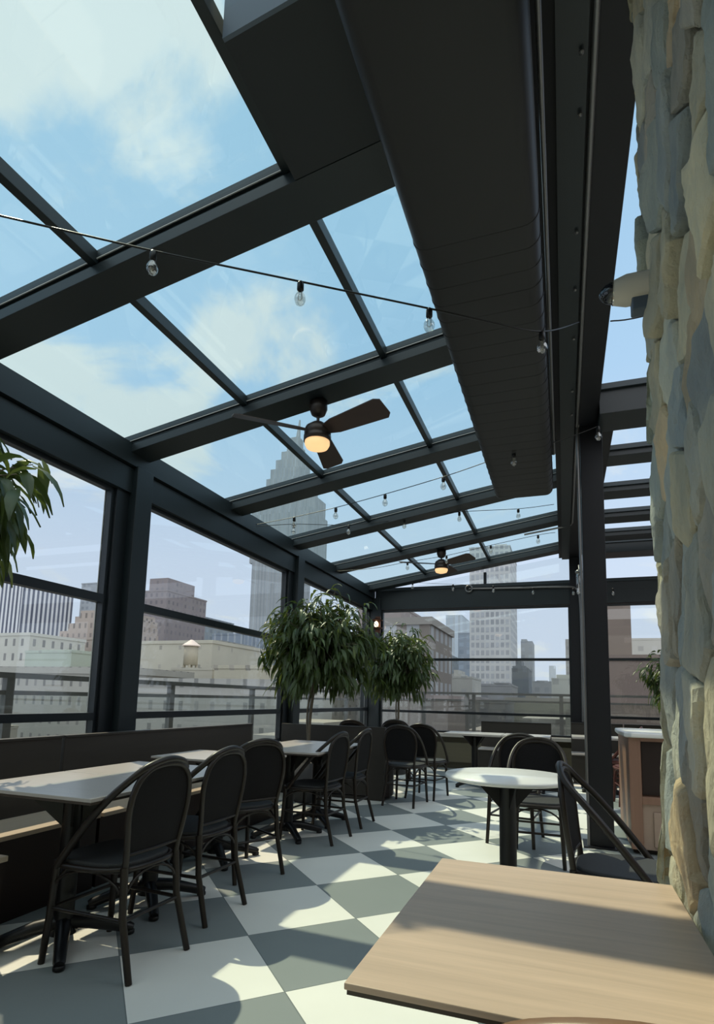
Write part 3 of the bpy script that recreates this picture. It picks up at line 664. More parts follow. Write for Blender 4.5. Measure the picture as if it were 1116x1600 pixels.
# ------------------------------------------------------------------ tables
def pedestal(t, colr=0.045, arm=0.30, top=0.71, plate=True, rot=45, gus=0.20):
    m = MB(); m.lathe([(colr + 0.02, 0.05), (colr, 0.09), (colr, top - 0.03), (colr + 0.01, top)], 16); m.build('pedestal_post', black_iron, t)
    m = MB()
    for k_ in range(4):
        a = math.radians(rot + 90 * k_); c_, s_ = math.cos(a), math.sin(a)
        pts = [(c_ * r, s_ * r, z) for r, z in ((0.0, 0.10), (arm * 0.4, 0.085), (arm * 0.8, 0.05), (arm, 0.032), (arm * 1.05, 0.026))]
        m.tube(pts, [0.035, 0.033, 0.028, 0.026, 0.022], 10)
        m.lathe([(0.02, 0.0), (0.026, 0.004), (0.026, 0.02), (0.02, 0.024)], 10, (c_ * arm, s_ * arm, 0))
    m.build('base', black_iron, t)
    m = MB()
    for k_ in range(2):           # gusset plates under the top
        a = math.radians(rot + 90 * k_); c_, s_ = math.cos(a), math.sin(a); h_ = 0.005
        P_ = [(-gus, top), (gus, top), (gus * 0.86, top - 0.03), (colr, top - 0.16), (-colr, top - 0.16), (-gus * 0.86, top - 0.03)]
        vs = [(c_ * u - s_ * h_, s_ * u + c_ * h_, z) for u, z in P_] + [(c_ * u + s_ * h_, s_ * u - c_ * h_, z) for u, z in P_]
        m.add(vs, [tuple(range(6)), tuple(range(6, 12))[::-1]] + [(i, (i + 1) % 6, 6 + (i + 1) % 6, 6 + i) for i in range(6)])
    m.box(-gus * 0.8, gus * 0.8, -gus * 0.8, gus * 0.8, top, top + 0.008)
    m.build('top_bracket', black_iron, t)
def rect_table(x, y, w, d, label, group, topm=grey_top, src=None):
    t = empty('dining_table', (x, y, 0))
    box('tabletop', topm, t, -w / 2, w / 2, -d / 2, d / 2, 0.734, 0.75, bevel=0.002); box('table_edge', edge_m, t, -w / 2 + .004, w / 2 - .004, -d / 2 + .004, d / 2 - .004, 0.722, 0.734)
    pedestal(t); return tag(t, label, 'table', group)
t1 = rect_table(-2.30, 2.25, 0.80, 0.60, 'grey-topped rectangular pedestal table, nearest in the row by the bench', 'grey tables along the bench')
GT = 'grey tables along the bench'
for y_, l_ in ((2.858, 'grey-topped pedestal table pushed against the far side of the nearest one'), (3.76, 'grey-topped pedestal table in the middle of the row, before the turned chair'),
               (4.62, 'grey-topped pedestal table, fourth of the row by the bench'), (5.228, 'grey-topped pedestal table at the far end of the row, before the divider')):
    o = copy_tree(t1); o.location = (-2.45 if y_ == 3.76 else -2.30, y_, 0); tag(o, l_, 'table', GT)
# round white table
t = tag(empty('round_table', (-0.34, 3.72, 0)), 'round white-topped cafe table with black pedestal beside the stone wall', 'table')
m = MB(); m.lathe([(0.37, 0.722), (0.385, 0.728), (0.388, 0.738), (0.382, 0.75)], 56); m.build('tabletop', white_top, t)
pedestal(t, 0.052, 0.26, rot=20)
# foreground oak table
t = tag(empty('oak_table', (-0.045, 1.29, 0)), 'large tan oak table in the foreground pushed against the stone wall', 'table')
box('tabletop', tan_top, t, -0.295, 0.295, -0.385, 0.395, 0.739, 0.75, bevel=0.002)
box('table_edge', edge_m, t, -0.291, 0.291, -0.381, 0.391, 0.731, 0.739)
pedestal(t, top=0.72)
# far tables and benches by the far parapet
def far_table(x0, x1, y, label, z=0.66):
    t = empty('dining_table', ((x0 + x1) / 2, y, 0)); w = (x1 - x0) / 2
    box('tabletop', grey_top, t, -w, w, -0.3, 0.3, 0.722, 0.75, bevel=0.003); pedestal(t); return tag(t, label, 'table', 'pedestal tables by the far benches')
far_table(-1.62, -0.82, 8.35, 'long pale pedestal table before the far bench, left one of the pushed-together pair')
far_table(-0.81, -0.18, 8.35, 'long pale pedestal table before the far bench, right one of the pushed-together pair')
far_table(0.10, 0.80, 8.75, 'pale pedestal table behind the black column')
def bench(x0, x1, y0, y1, back, label, axis, m1, name='bench', hb=0.90, group=None, seat=seat_m):
    """axis 'y': runs along Y with its back on the low-x side; 'x': runs along X with back at high y"""
    t = empty(name, (x0, y0, 0)); w, l = x1 - x0, y1 - y0
    if axis == 'y':
        box('backrest', m1, t, 0, 0.04, 0, l, 0.0, hb, bevel=0.003)
        box('back_cap', m1, t, -0.012, 0.052, 0, l, hb, hb + 0.014)
        box('seat', seat, t, 0.04, w, 0.0, l, 0.425, 0.45, bevel=0.003)
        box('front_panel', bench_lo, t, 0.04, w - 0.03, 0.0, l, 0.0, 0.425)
    else:
        box('backrest', m1, t, 0, w, l - 0.04, l, 0.0, hb, bevel=0.003)
        box('back_cap', m1, t, 0, w, l - 0.052, l + 0.012, hb, hb + 0.014)
        box('seat', seat, t, 0, w, 0.0, l - 0.04, 0.425, 0.45, bevel=0.003)
        box('front_panel', m1, t, 0, w, 0.03, l - 0.04, 0.0, 0.425)
    return tag(t, label, 'bench', group)
GB = 'dark wooden benches along the left windows'
bench(-3.15, -2.74, -0.6, 2.905, 'y', 'dark wooden bench with pale seat under the left windows, nearer section', 'y', bench_m, group=GB)
bench(-3.15, -2.74, 2.93, 5.33, 'y', 'dark wooden bench with pale seat under the left windows, farther section', 'y', bench_m, group=GB)
t = tag(empty('wooden_stool', (-2.53, 1.86, 0)), 'low dark wooden block seat at the left edge below the nearest grey table', 'stool')
box('seat_top', seat_m, t, -0.12, 0.12, -0.25, 0.15, 0.425, 0.45, bevel=0.003); box('body', bench_lo, t, -0.11, 0.11, -0.24, 0.14, 0.0, 0.425)
# divider bench standing across the room
t = tag(empty('divider_bench', (-2.7, 6.62, 0)), 'tall dark wooden divider with curved-end bench between the two groups of tables', 'divider')
box('divider_panel', bench_x, t, -0.72, 0.67, -0.03, 0.03, 0.0, 0.865, bevel=0.003)
box('bench_seat', seat_m, t, -0.70, 0.62, 0.03, 0.42, 0.425, 0.45, bevel=0.003)
m = MB(); m.prism([(0.60, 0.03), (0.66, 0.03), (0.69, 0.12), (0.70, 0.24), (0.67, 0.38), (0.60, 0.42)], 0.03, 0.43); m.build('curved_end', bench_lo, t, 0.01)
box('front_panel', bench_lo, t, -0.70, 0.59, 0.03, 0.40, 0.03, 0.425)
for q in (-0.6, 0.6): box('foot', black_iron, t, q - 0.02, q + 0.02, 0.0, 0.04, 0.0, 0.03)
# far benches
GF = 'dark benches under the far windows'
bench(-1.33, -0.2, 9.45, 9.9, 'x', 'dark brown bench with tall back under the far windows, left one', 'x', bench_x, hb=0.86, group=GF, seat=grey_top)
bench(0.10, 0.86, 9.35, 9.8, 'x', 'dark brown bench with tall back behind the black column', 'x', bench_x, hb=0.89, group=GF, seat=grey_top)
bench(0.88, 2.4, 9.35, 9.8, 'x', 'dark brown bench with tall back behind the wooden station', 'x', bench_x, hb=0.89, group=GF, seat=grey_top)

# wooden service station
t = tag(empty('service_station', (0.50, 5.25, 0)), 'reddish oak service station with white top between the column and the stone wall', 'cabinet')
box('body', station_m, t, 0.0, 1.1, 0.06, 0.95, 0.04, 0.935, bevel=0.004)
m = MB(); m.prism([(x_, y_) for x_, y_ in [(0.02, -0.04), (1.14, -0.04), (1.14, 0.99), (0.02, 0.99), (-0.03, 0.93), (-0.045, 0.47), (-0.03, 0.02)]], 0.935, 0.975); m.build('countertop', white_top, t, 0.012)
box('upper_panel', station_d, t, 0.10, 1.06, 0.045, 0.06, 0.47, 0.90)
fs_ = MB(); fs_.box(0.0, 0.09, 0.0, 0.058, 0.04, 0.935); fs_.box(0.09, 1.1, 0.0, 0.058, 0.40, 0.46); fs_.box(0.09, 1.1, 0.0, 0.058, 0.905, 0.935); fs_.build('front_frame', station_m, t, 0.003)
box('lower_panel', station_l, t, 0.09, 1.1, 0.02, 0.055, 0.04, 0.40, bevel=0.003)
d = box('drawer', station_l, t, 0.17, 1.04, 0.002, 0.02, 0.07, 0.34, bevel=0.003)
box('vent', station_d, d, 0.24, 1.0, -0.003, 0.003, 0.09, 0.24)
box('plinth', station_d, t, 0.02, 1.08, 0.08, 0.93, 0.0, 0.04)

# ------------------------------------------------------------------ plants
def leaf(mb, base, d, L_, w, droop, rnd):
    d = d.normalized(); side = d.cross(Vector((0, 0, 1)))
    if side.length < 0.1: side = Vector((rnd.uniform(-1, 1), rnd.uniform(-1, 1), 0))
    side.normalize(); side = (Matrix.Rotation(rnd.uniform(-0.9, 0.9), 3, d) @ side).normalized()
    p = base.copy(); vs = []; n = 4
    ws = (0.12, 0.85, 1.0, 0.6, 0.03)
    dd = d.copy()
    for i in range(n + 1):
        up = side.cross(dd).normalized()
        vs += [p - side * w * ws[i] / 2 + up * w * 0.12, p.copy(), p + side * w * ws[i] / 2 + up * w * 0.12]
        dd = (dd + Vector((0, 0, -droop))).normalized(); p = p + dd * (L_ / n)
    fs = []
    for i in range(n):
        for j in range(2): a = i * 3 + j; fs.append((a, a + 1, a + 4, a + 3))
    mb.add(vs, fs, True)
def plant(x, y, cz, rx, rz_, nl, L_, w, label, seed, pot_z=0.0, pot_r=0.2, pot_h=0.45, clip=-3.44, droop=0.32, base_x=None, ymin=None):
    rnd = random.Random(seed)
    bxx = x if base_x is None else base_x
    t = empty('potted_tree', (bxx, y, 0))
    tr = MB(); top = cz - rz_ * 0.25
    main = catmull([(0, 0, pot_h - 0.03), (0.02, 0.01, (pot_h + top) / 2), (x - bxx, 0, top)], 5)
    tr.tube(main, [0.024 - 0.010 * i / (len(main) - 1) for i in range(len(main))], 8)
    tr.tube(catmull([(0.02, 0.02, pot_h - 0.03), (-0.02, 0.0, (pot_h + top) / 2), (x - bxx + 0.02, 0, top)], 5), 0.011, 6)
    fo = MB(); nb = max(14, nl // 12)
    for i in range(nb):
        # branch tips spread over an umbrella-like crown
        th = rnd.uniform(0, 2 * PI); ph = math.acos(rnd.uniform(-0.85, 1.0)); rr = rnd.uniform(0.35, 1.1) ** 0.6
        tip = Vector((rx * rr * math.sin(ph) * math.cos(th), rx * rr * math.sin(ph) * math.sin(th), rz_ * rr * math.cos(ph)))
        q = Vector((x - bxx, 0, cz)) + tip
        q.x = max(q.x, clip - bxx)
        tr.tube(catmull([(x - bxx, 0, top), (Vector((x - bxx, 0, top)) + q) / 2 + Vector((0, 0, 0.08)), q], 3), [0.007] * 3 + [0.005] * 2 + [0.003] * 2, 5, caps=False)
        for k_ in range(nl // nb):
            u = rnd.uniform(0.55, 1.05)
            bpt = Vector((x - bxx, 0, top)).lerp(q, u) + Vector((rnd.uniform(-.05, .05), rnd.uniform(-.05, .05), rnd.uniform(-.06, .05)))
            out = tip.normalized() * 0.7 + Vector((rnd.uniform(-1, 1), rnd.uniform(-1, 1), rnd.uniform(-0.9, 0.45)))
            if bpt.x + bxx < clip + 0.15: out.x = abs(out.x)
            bpt.x = max(bpt.x, clip - bxx)
            leaf(fo, bpt, out, L_ * rnd.uniform(0.7, 1.2), w * rnd.uniform(0.75, 1.2), droop * rnd.uniform(0.7, 1.6), rnd)
    fo.v = [(max(a, clip - bxx), b, c) for a, b, c in fo.v]
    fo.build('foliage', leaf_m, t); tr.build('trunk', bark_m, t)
    m = MB(); m.lathe([(pot_r * 0.72, 0), (pot_r * 0.78, 0.01), (pot_r, pot_h), (pot_r * 0.93, pot_h), (pot_r * 0.9, pot_h - 0.05)], 24); m.build('pot', pot_m, t)
    m = MB(); m.lathe([(0.0, 0), (pot_r * 0.9, 0), (pot_r * 0.9, 0.02), (0.0, 0.03)], 20, (0, 0, pot_h - 0.06)); m.build('soil', soil_m, t)
    return tag(t, label, 'plant')
plant(-2.74, 6.20, 1.83, 0.66, 0.66, 3600, 0.20, 0.042, 'big bushy potted tree with drooping leaves by the left window, larger of the middle two', 3, base_x=-2.86, pot_r=0.19, droop=0.45)
plant(-2.60, 9.10, 1.80, 0.60, 0.62, 2300, 0.20, 0.042, 'smaller bushy potted tree in front of the far left corner post', 5, droop=0.4)
plant(-3.12, 1.95, 2.22, 0.55, 0.48, 520, 0.26, 0.06, 'leafy potted tree poking in at the left edge before the nearest window', 8, base_x=-3.33, pot_r=0.13, droop=0.5)
plant(1.54, 8.6, 1.62, 0.52, 0.62, 900, 0.17, 0.042, 'potted tree peeping from behind the stone wall at right', 9, droop=0.4)

# ------------------------------------------------------------------ ceiling fans
def fan(x, y, ztop, drop, label, r=0.72, a0=0.0, s=1.0):
    t = empty('ceiling_fan', (x, y, ztop))
    m = MB(); m.lathe([(0.0, 0.0), (0.07 * s, 0.0), (0.072 * s, -0.06 * s), (0.055 * s, -0.105 * s), (0.03 * s, -0.12 * s), (0.0, -0.12 * s)], 24); m.build('canopy', fan_m, t)
    m = MB(); m.tube([(0, 0, -0.11 * s), (0, 0, -drop)], 0.012, 10); m.build('downrod', fan_m, t)
    zt = -drop
    m = MB(); m.lathe([(0.0, zt + 0.01), (0.05, zt + 0.01), (0.095, zt - 0.025), (0.105, zt - 0.05), (0.105, zt - 0.085), (0.10, zt - 0.09), (0.108, zt - 0.095), (0.108, zt - 0.14), (0.0, zt - 0.14)], 28); m.build('motor_housing', fan_m, t)
    m = MB(); m.lathe([(0.098, zt - 0.14), (0.098, zt - 0.165), (0.085, zt - 0.19), (0.05, zt - 0.203), (0.0, zt - 0.206)], 28); m.build('light_lens', lens_m, t)
    for k_ in range(3):
        a = a0 + k_ * 2 * PI / 3; ca_, sa_ = math.cos(a), math.sin(a)
        b = MB(); pts = [(0.09, -0.045), (0.18, -0.068), (r * 0.93, -0.09), (r, -0.07), (r * 1.0, 0.06), (r * 0.95, 0.09), (0.18, 0.068), (0.09, 0.045)]
        vs = []
        for (u, v_) in pts:
            for dz in (0, -0.008): vs.append((ca_ * u - sa_ * v_, sa_ * u + ca_ * v_, zt - 0.055 - v_ * 0.34 + dz))
        n = len(pts)
        b.add(vs, [tuple(2 * i for i in range(n)), tuple(2 * i + 1 for i in range(n))[::-1]] + [(2 * i, 2 * ((i + 1) % n), 2 * ((i + 1) % n) + 1, 2 * i + 1) for i in range(n)])
        b.build('blade', blade_m, t)
    return tag(t, label, 'ceiling fan', 'ceiling fans with lit lens')
cpt = at(498, 632, 3.845)
fan(cpt.x, 3.845, zb(cpt.x), 0.19, 'bronze three-blade ceiling fan with warm lit lens, the large near one', a0=math.radians(-19), r=0.66)
cpt = at(690, 866, 8.51)
fan(cpt.x, 8.51, zb(cpt.x), 0.16, 'small-looking bronze ceiling fan with lit lens near the far header', a0=math.radians(-35), r=0.66)

# ------------------------------------------------------------------ string lights
def bulb_string(name, pts, bulbs, label, r=0.005):
    w = MB(); c = catmull(pts, 8); w.tube(c, r, 5)
    o = w.build(name, black_iron); tag(o, label, 'string lights'); o['group'] = 'outdoor string lights under the roof'
    for p in bulbs:
        s_ = MB(); s_.lathe([(0.0, 0.0), (0.010, 0.0), (0.017, -0.012), (0.017, -0.045), (0.012, -0.05), (0, -0.05)], 10, p); k_ = s_.build('bulb_socket', black_iron, o)
        g = MB(); g.lathe([(0.010, -0.048), (0.016, -0.062), (0.027, -0.082), (0.029, -0.098), (0.022, -0.118), (0.008, -0.128), (0.0, -0.129)], 14, p); g.build('bulb', bulbglass, o)
        f_ = MB(); f_.tube([(p[0] - 0.008, p[1], p[2] - 0.055), (p[0] - 0.01, p[1], p[2] - 0.095), (p[0], p[1], p[2] - 0.102), (p[0] + 0.01, p[1], p[2] - 0.095), (p[0] + 0.008, p[1], p[2] - 0.055)], 0.0016, 5); f_.build('filament', conduit_m, o)
    return o
A = [at(-60, 325, 1.52), at(0, 337, 1.6), at(240, 392, 2.02), at(470, 440, 2.3), at(671, 482, 2.6), at(760, 502, 2.78), at(847, 518, 3.0), at(905, 503, 3.6)]
bulb_string('string_light', A, [A[2], A[3], A[4], A[6]], 'nearest string of clear bulbs crossing under the wide rafter to the duct')
B_ = [at(400, 820, 5.7), at(460, 808, 5.55), at(525, 793, 5.4), at(602, 772, 5.25), at(693, 745, 5.05), at(760, 722, 4.9), at(803, 706, 4.75), at(870, 690, 4.85), at(935, 666, 4.95)]
bulb_string('string_light', B_, [B_[1], B_[2], B_[3], B_[4], B_[6], B_[8]], 'second string of bulbs, rising from the left header across to the column', 0.004)
C_ = [at(400, 823, 5.75), at(459, 819, 6.1), at(545, 820, 6.55), at(632, 811, 6.85), at(718, 800, 7.0), at(810, 795, 7.25), at(866, 788, 7.35)]
bulb_string('string_light', C_, [C_[1], C_[2], C_[3], C_[4], C_[5]], 'third string of bulbs, behind the middle rafters', 0.004)
D_ = [at(520, 893, 8.3), at(583, 888, 8.0), at(637, 878, 8.2), at(698, 868, 8.3), at(767, 852, 8.3), at(841, 836, 8.3), at(868, 832, 8.3)]
bulb_string('string_light', D_, [D_[2], D_[3], D_[4], D_[5]], 'fourth string of bulbs, near the far header and small fan', 0.004)
E_ = [at(590, 908, 10.28), at(645, 910, 10.28), at(708, 913, 10.28), at(771, 915, 10.28), at(833, 918, 10.28), at(896, 919, 10.28), at(958, 919, 10.28), at(1015, 919, 10.28)]
bulb_string('string_light', E_, E_[1:7], 'farthest string of bulbs fixed along the far header', 0.003)
# loose wire in the open sky right of the beam
m = MB(); m.tube(catmull([(0.36, 4.0, 3.86), (0.6, 3.98, 3.84), (1.4, 3.9, 3.88)], 5), 0.005, 5); tag(m.build('overhead_wire', black_iron), 'thin wire seen against the sky between main beam and stone wall', 'wire')
# corner wall lamp
pc = at(583, 975, 10.2)
t = tag(empty('wall_lamp', (pc.x + 0.06, 10.22, pc.z)), 'small lit bronze wall lamp on the far left corner post', 'wall lamp')
box('back_plate', copper_m, t, -0.05, 0.05, 0.10, 0.13, -0.16, 0.16); box('arm', copper_m, t, -0.015, 0.015, 0.0, 0.10, 0.10, 0.12)
m = MB(); m.lathe([(0.0, 0.13), (0.06, 0.09), (0.13, 0.075), (0.13, 0.065), (0.0, 0.07)], 20); m.lathe([(0.0, -0.10), (0.11, -0.09), (0.13, -0.075), (0.0, -0.07)], 20); m.build('lamp_shade', copper_m, t)
m = MB(); m.lathe([(0.0, -0.06), (0.035, -0.045), (0.042, 0.0), (0.03, 0.04), (0.0, 0.06)], 16); m.build('bulb', lamp_m, t)

# security camera on the stone wall
pc = Vector((0.225, 1.63, at(975, 450, 1.63).z))
t = tag(empty('security_camera', (0.19, 1.63, pc.z - 0.01)), 'cream security camera with smoked dome mounted on the stone wall', 'security camera')
m = MB(); m.tube([(0.075, 0, 0), (0.0, 0, 0.0), (-0.035, 0, 0.0)], [0.042, 0.042, 0.032], 18); m.build('housing', white_plastic, t)
m = MB(); m.tube([(-0.032, 0, 0), (-0.040, 0, 0), (-0.055, 0, 0), (-0.066, 0, 0), (-0.071, 0, 0)], [0.030, 0.0295, 0.024, 0.014, 0.003], 18); m.build('dome', dome_m, t)
m = MB(); m.tube([(-0.030, 0, 0), (-0.036, 0, 0)], 0.0325, 18); m.build('trim_ring', chrome_m, t)
box('mounting_foot', gun_sky_m, t, 0.012, 0.075, -0.02, 0.02, -0.075, -0.035, bevel=0.004)

# ------------------------------------------------------------------ terrace and railing outside
struct(box('trim_1', deck_m, None, -5.1, -3.68, -3.0, 13.2, -0.3, -0.02))
struct(box('trim_2', deck_m, None, -3.75, 8.0, 10.66, 13.2, -0.3, -0.02))
def railing(p0, p1, posts, label, ztop=1.36):
    p0 = Vector(p0); p1 = Vector(p1); t = empty('railing', p0); d = (p1 - p0); Ln = d.length; dn = d.normalized(); s_ = Vector((-dn.y, dn.x, 0))
    def bar(a, b, z0, z1, th):
        P_ = [dn * a - s_ * th, dn * b - s_ * th, dn * b + s_ * th, dn * a + s_ * th]
        m = MB(); m.hexa([(q.x, q.y, z0) for q in P_] + [(q.x, q.y, z1) for q in P_]); return m
    bar(0, Ln, ztop - 0.05, ztop, 0.035).build('handrail', rail_m, t)
    bar(0, Ln, ztop - 0.20, ztop - 0.16, 0.02).build('rail', rail_m, t)
    bar(0, Ln, 0.12, 0.16, 0.02).build('rail', rail_m, t)
    for q in posts: bar(q - 0.04, q + 0.04, -0.02, ztop - 0.05, 0.03).build('post', rail_m, t)
    bar(0, Ln, 0.16, ztop - 0.20, 0.005).build('glass_panel', railglass, t)
    return tag(t, label, 'railing')
railing((-4.7, -2.0, 0), (-4.7, 12.9, 0), [1.0, 3.3, 5.75, 8.0, 10.0, 12.2, 14.2], 'grey terrace railing outside the left windows')
railing((-4.65, 12.9, 0), (7.5, 12.9, 0), [1.6, 2.6, 2.75, 4.6, 6.9, 9.0, 11.0], 'grey terrace railing outside the far windows', 1.40)

# ------------------------------------------------------------------ the city
GZ = -70.0
struct(box('trim_3', mat('street_asphalt', (0.10, 0.10, 0.10), 0.9), None, -1500, 1500, 14, 2500, GZ - 1, GZ))
struct(box('trim_4', facade('own_building_brick', (0.25, 0.22, 0.19), (0.05, 0.05, 0.06)), None, -5.0, 8.0, -20, 13.1, GZ, -0.31))
def rgb(r, g, b):  # pale, greyed city colours: distance haze is painted into the facades
    m = (r + g + b) / 3; return tuple(((m + (c - m) * 0.62) * k / 255) ** 2.2 for c, k in ((r, 0.97), (g, 0.965), (b, 0.95)))
FOOT = []
def free(a, b, Y, depth):
    return all(b < q[0] or a > q[1] or Y + depth < q[2] or Y > q[3] for q in FOOT)
def building(x0, x1, ytop, Y, depth, m, label, steps=(), zbot=GZ, cornice=0, extra=None, rot=0):
    """front face spans the directions x0..x1 at distance Y; top at direction ytop"""
    xm = (x0 + x1) / 2
    a = at(x0, ytop, Y); b = at(x1, ytop, Y); c = at(xm, ytop, Y); w = b.x - a.x; zt = c.z
    FOOT.append((a.x - 0.8, b.x + 0.8, Y - 0.8, Y + depth * 1.03 + 0.5))
    t = empty('building', ((a.x + b.x) / 2, Y, zbot)); h = zt - zbot
    if rot: t.rotation_euler = (0, 0, math.radians(rot))
    box('facade', m, t, -w / 2, w / 2, 0, depth, 0, h)
    box('roof_edge', m, t, -w / 2 - 0.01 * w, w / 2 + 0.01 * w, -0.01 * w, depth * 1.01, h, h + 0.02 * w + 0.3)
    z = h
    for (f0, f1, dh) in steps:       # setbacks: fractions of the width, height in pixels
        hh = dh * Y / FPX
        box('setback', m, t, -w / 2 + f0 * w, -w / 2 + f1 * w, depth * 0.12, depth * 0.8, z, z + hh); z += hh
    if cornice: box('cornice', extra, t, -w / 2 - cornice, w / 2 + cornice, -cornice, depth + cornice, h - 1.2 * cornice, h + 0.5)
    return tag(t, label, 'building'), w, h, z
fa = facade
building(-30, 36, 908, 260, 40, fa('striped_tower', rgb(225, 228, 240), rgb(85, 92, 120), 3.4, 400, 0.5, 1.2), 'tall white tower with dark vertical stripes at the left edge')
building(-60, 47, 994, 120, 20, fa('cream_block', rgb(196, 196, 188), rgb(120, 120, 122), 3.2, 4.2, 0.3, 0.5), 'pale cream block below the striped tower', steps=((0.1, 0.9, 6),))
m_py = fa('pink_brick', rgb(176, 158, 150), rgb(120, 108, 106), 2.6, 3.6, 0.35, 0.5)
building(74, 175, 1000, 150, 30, m_py, 'pinkish brick building rising in stepped setbacks', steps=((0.05, 0.97, 22), (0.18, 0.95, 16), (0.28, 0.94, 14), (0.36, 0.9, 12)))
building(128, 172, 912, 300, 30, fa('blue_grey_tower', rgb(160, 170, 185), rgb(130, 140, 158), 4, 4, 0.5, 0.5), 'blue-grey tower behind the stepped pink building')
building(40, 112, 1020, 105, 18, fa('green_roof_house', rgb(170, 186, 172), rgb(150, 160, 152), 5, 5, 0.2, 0.3), 'pale green copper-clad building before the stepped one', steps=((0.15, 0.85, 8),))
building(-80, 200, 1052, 70, 16, fa('grey_stone_block', rgb(160, 158, 150), rgb(110, 108, 106), 1.9, 3.0, 0.28, 0.45), 'wide grey stone block behind the left railing', steps=((0.05, 0.3, 3), (0.5, 0.62, 4)))
building(205, 262, 925, 210, 30, fa('mauve_tower', rgb(140, 128, 134), rgb(112, 104, 114), 3, 3.4, 0.4, 0.5), 'mauve brick tower with narrower top beside the left post', steps=((0.35, 0.85, 30),))
building(270, 292, 968, 330, 30, fa('pale_slab', rgb(190, 200, 208), rgb(165, 178, 190), 4, 4, 0.5, 0.5), 'pale slab tower behind the water tank')
building(288, 322, 966, 280, 30, fa('slate_tower', rgb(135, 148, 162), rgb(110, 125, 145), 4, 4, 0.6, 0.5), 'slate blue tower right behind the water tank')
building(205, 332, 1006, 110, 24, fa('beige_block', rgb(192, 186, 168), rgb(150, 146, 136), 5.5, 4.5, 0.14, 0.22), 'broad beige building under the mauve tower', steps=())
building(333, 344, 1002, 140, 20, fa('dim_block', rgb(150, 152, 150), rgb(120, 122, 124)), 'narrow dull grey building next to the beige block')
building(332, 382, 992, 190, 30, fa('blue_glass', rgb(156, 170, 190), rgb(108, 126, 154), 3.0, 300, 0.75, 1.2), 'blue glass office block with white vertical fins', steps=())
building(335, 470, 1045, 90, 20, fa('tan_block', rgb(190, 182, 158), rgb(140, 134, 122), 3.4, 3.6, 0.3, 0.4), 'low tan building before the blue glass block', steps=((0.4, 0.95, 5),))
building(195, 520, 1072, 62, 14, fa('light_stone_block', rgb(160, 158, 152), rgb(118, 117, 115), 2.4, 3.0, 0.26, 0.42), 'long light stone building just below the left railing', steps=((0.1, 0.3, 3), (0.55, 0.7, 3)))
# water tank
building(268, 332, 1047, 94, 13, facade('tank_block', rgb(186, 180, 164), rgb(136, 132, 124), 4, 4, 0.2, 0.3), 'small beige rooftop block carrying the water tank')
wp = at(297, 1046.2, 100); wp.z = at(300, 1047, 94).z + 0.45 + 0.9
t = tag(empty('water_tank', wp), 'round rooftop water tank with pale pink cone roof', 'water tank')
s_ = 100 / FPX
tk = mat('tank_wood', rgb(184, 174, 152), 0.8, 0, 0.2, 0.2, 2); pk = mat('tank_roof', rgb(222, 198, 190), 0.7)
m = MB(); m.lathe([(13 * s_, 0), (13 * s_, 36 * s_), (12 * s_, 36 * s_)], 24); m.build('tank', tk, t)
m = MB(); m.lathe([(16.5 * s_, 35 * s_), (16.5 * s_, 36.5 * s_), (0.3, 47 * s_), (0, 47.5 * s_)], 24, smooth=False); m.build('cone_roof', pk, t)
for k_ in range(4):
    a = k_ * PI / 2 + 0.5; m = MB(); m.tube([(11 * s_ * math.cos(a), 11 * s_ * math.sin(a), -0.9), (11 * s_ * math.cos(a), 11 * s_ * math.sin(a), 0)], 0.3, 6); m.build('leg', tk, t)
# great stepped skyscraper with spire
mE = fa('hazed_limestone', rgb(150, 160, 170), rgb(128, 140, 154), 4.5, 300, 0.4, 1.2)  # grey-blue tone paints the distance haze into the stone
Y = 620.0; cx = at(441, 900, Y).x
t = tag(empty('skyscraper', (cx, Y, GZ)), 'tall grey stepped skyscraper with a spire seen through the roof glass', 'building')
def lvl(x0, x1, ya, yb, name='tower_stage', dep=40):
    a = at(x0, (ya + yb) / 2, Y); b = at(x1, (ya + yb) / 2, Y); z0 = at((x0 + x1) / 2, yb, Y).z; z1 = at((x0 + x1) / 2, ya, Y).z
    box(name, mE, t, a.x - cx, b.x - cx, 20 - dep / 2, 20 + dep / 2, z0 - GZ, z1 - GZ)
lvl(398, 452, 880, 1120, dep=70); lvl(398, 486, 800, 880, dep=60); lvl(412, 485, 772, 800, dep=56); lvl(419, 474, 748, 772, dep=50); lvl(424, 470, 732, 748, dep=44)
lvl(430, 465, 716, 732, dep=36); lvl(437, 462, 702, 716, dep=30); lvl(443, 461, 690, 702, dep=20); lvl(447, 460, 676, 690, dep=14)
z0 = at(455, 678, Y); z1 = at(458, 650, Y); m = MB(); m.tube([(z0.x - cx, 20, z0.z - GZ), (z1.x - cx, 20, z1.z - GZ + 4)], [3.4, 1.0], 10); m.build('spire', mE, t)
# centre and right
mB = fa('brown_brick_corner', rgb(138, 124, 118), rgb(86, 84, 88), 2.6, 3.6, 0.45, 0.62)
crn = mat('stone_cornice', rgb(138, 134, 130), 0.8)
a_ = building(585, 672, 972, 60, 13, fa('brown_brick_front', rgb(122, 112, 106), rgb(132, 138, 148), 2.6, 3.4, 0.55, 0.62), 'brown brick corner building with projecting stone cornice beyond the small tree', cornice=0.28, extra=crn)
building(560, 627, 950, 85, 20, fa('mauve_block', rgb(150, 136, 136), rgb(140, 128, 128), 4, 4, 0.2, 0.2), 'plain mauve block above the cornice building')
building(697, 722, 962, 420, 40, fa('pale_blue_glass', rgb(176, 192, 210), rgb(160, 180, 202), 4, 300, 0.6, 1.2), 'pale blue glass tower left of the white gridded tower')
a = at(697, 962, 420); b = at(722, 962, 420); zt = at(699, 952, 420).z; 
t = [o for o in bpy.data.objects if o.name.startswith('building')][-1]
